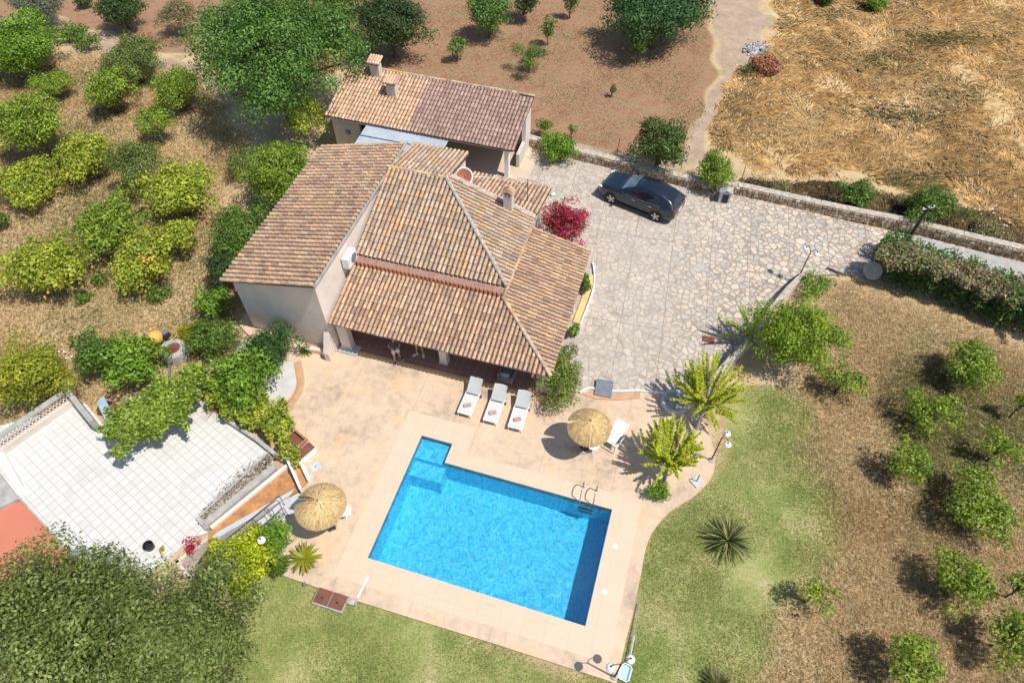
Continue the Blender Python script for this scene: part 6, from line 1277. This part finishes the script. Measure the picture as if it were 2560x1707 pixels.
# ================================================================= GRASS
def blades(name, label, poly, n, L_, wd, pal, lean, seed, swirl=1.0, edge=.15, clump=0.0, z=GZ, zoff=None, avoid=None, patch=1.0, greens=None):
    g = np.random.default_rng(seed); pts = DP(*poly); xs = [p.x for p in pts]; ys = [p.y for p in pts]
    X = g.uniform(min(xs), max(xs), n * 3); Y = g.uniform(min(ys), max(ys), n * 3); wx = X + .4 * waves(X, Y, .9, seed); wy = Y + .4 * waves(X, Y, .9, seed + 1) + g.normal(0, edge, len(X)); wx = wx + g.normal(0, edge, len(X)); k = inpoly(wx, wy, pts)
    for av in (avoid or []): k &= ~inpoly(X, Y, av)
    if clump: k &= (waves(X, Y, patch, seed + 2) + g.normal(0, .5, len(X))) > clump
    X, Y = X[k][:n], Y[k][:n]; n = len(X)
    th = swirl * (1.3 * waves(X, Y, .8, seed + 3) + .9 * waves(X, Y, 2.2, seed + 4)) + g.normal(0, .5 if swirl else 2.5, n); el = np.clip(lean + .15 * waves(X, Y, .8, seed + 5) + g.normal(0, .2, n), .08, 1.45)
    L = L_ * g.uniform(.5, 1.3, n); d = np.stack([np.cos(th) * np.cos(el), np.sin(th) * np.cos(el), np.sin(el)], -1); sd_ = np.stack([-np.sin(th), np.cos(th), np.zeros(n)], -1) * (wd * g.uniform(.6, 1.4, n))[:, None]
    B = np.stack([X, Y, np.full(n, z - .02)], -1); mid_ = B + d * (L * .6)[:, None]; tip = B + d * L[:, None] - np.array([0, 0, 1]) * (L * .22)[:, None]; tip[:, 2] = np.maximum(tip[:, 2], z + .01)
    V = np.stack([B - sd_, B + sd_, mid_ + sd_ * .8, tip, mid_ - sd_ * .8], 1).reshape(-1, 3)
    F_ = np.arange(n * 5).reshape(n, 5); pal = np.array(pal); w_ = waves(X, Y, .8, seed + 6); ci = np.clip(((w_ * .6 + 2) / 4 * len(pal) + g.normal(0, 1.1, n)), 0, len(pal) - 1).astype(int); C_ = pal[ci] * g.uniform(.75, 1.25, (n, 1))
    if greens is not None: gg = (waves(X, Y, .5, seed + 9) + g.normal(0, .5, n)) > 1.1; C_[gg] = np.array(greens) * g.uniform(.7, 1.3, (gg.sum(), 1))
    o = link(name, newmesh(name, V, F_, M['grass'], cols=np.repeat(C_, 5, 0))); return tag(o, label, 'grass', kind='stuff')
STRAW = [(.68, .48, .24), (.74, .54, .28), (.79, .60, .33), (.84, .67, .40), (.88, .74, .49)]
blades('tall_dry_grass', 'tall golden dry grass swept flat across the field', [(1700, 175), (1770, 120), (1775, 20), (1800, -70), (2480, -70), (2540, 560), (2352, 515), (2150, 440), (1950, 395), (1800, 395), (1700, 375), (1645, 330), (1655, 250)], 190000, .62, .010, STRAW, .26, 1, greens=(.34, .29, .14))
HOLES = [deck_poly, drive_poly, terr_poly]
blades('dry_grass', 'short bleached dry grass under the left orchard', [(-40, 60), (130, 130), (240, 130), (440, 170), (560, 330), (520, 460), (560, 700), (520, 800), (300, 900), (120, 960), (-40, 1050)], 170000, .21, .0065, [(.58, .42, .22), (.72, .54, .29), (.80, .63, .37), (.86, .73, .49), (.46, .44, .20)], .8, 2, swirl=0, edge=.4, avoid=HOLES, greens=(.28, .29, .10))
blades('dry_scrub', 'dry brown scrub and stalks among the right side shrubs', [(1900, 640), (2352, 790), (2480, 900), (2480, 1680), (1640, 1680), (1780, 1480), (1900, 1300), (1925, 1150), (1890, 1000), (1840, 890), (1900, 800)], 190000, .20, .0065, [(.50, .36, .19), (.66, .49, .28), (.76, .60, .37), (.84, .71, .49), (.46, .43, .20)], .8, 3, swirl=0, edge=.7, avoid=HOLES, greens=(.26, .27, .10))
blades('lawn_grass', 'short patchy lawn grass around the pool terrace', [(575, 1340), (660, 1315), (1400, 1570), (1470, 1210), (1640, 1100), (1650, 1000), (1700, 880), (1850, 890), (1900, 1000), (1920, 1150), (1900, 1300), (1800, 1400), (1780, 1500), (1640, 1600), (1650, 1640), (540, 1640)], 110000, .07, .009, [(.22, .29, .07), (.33, .37, .11), (.44, .44, .17), (.58, .51, .27)], .9, 4, swirl=0, edge=.7, avoid=[deck_poly])
blades('field_weeds', 'sparse green weeds over the ploughed orchard soil', [(830, -40), (1590, -40), (1630, 130), (1600, 260), (1540, 370), (1300, 330), (1240, 240), (820, 140)], 60000, .10, .014, [(.20, .24, .08), (.36, .30, .15), (.56, .40, .25), (.66, .52, .35), (.50, .32, .20)], .7, 5, swirl=0, clump=-.9, patch=1.6, greens=(.16, .22, .07))
blades('wall_weeds', 'dry weeds behind the long stone wall', [(1700, 400), (1950, 425), (2352, 510), (2400, 580), (2352, 590), (2100, 520), (1900, 470), (1700, 420)], 16000, .34, .012, [(.20, .13, .07), (.32, .22, .12), (.44, .33, .2), (.14, .14, .05)], .8, 6)
blades('planter_weeds', 'dry brown weeds growing in the long planter bed', [(622, 1040), (634, 1065), (480, 1205), (460, 1192)], 2600, .16, .008, [(.22, .15, .08), (.34, .22, .13), (.10, .15, .04)], .9, 7, z=.06)
# white wild flowers
m = MB(); rg = random.Random(12)
for (px, py, sx, sy, n) in ((2000, 250, 45, 30, 34), (1800, 215, 60, 50, 30), (2290, 500, 45, 35, 30), (155, 822, 20, 12, 16), (2080, 180, 120, 80, 22), (1700, 260, 30, 60, 14)):
    for i in range(n): p = D(px + rg.gauss(0, sx), py + rg.gauss(0, sy)); m.lathe([(0, .02), (rg.uniform(.03, .055), 0)], (p.x, p.y, GZ + (.42 if px > 1600 else .3)), 6, col=(.8, .78, .7))
wf = m.build('wild_flowers', M['colattr'], colors=True); tag(wf, 'white umbel wild flowers dotted over the dry grass', 'wild flowers', kind='stuff')
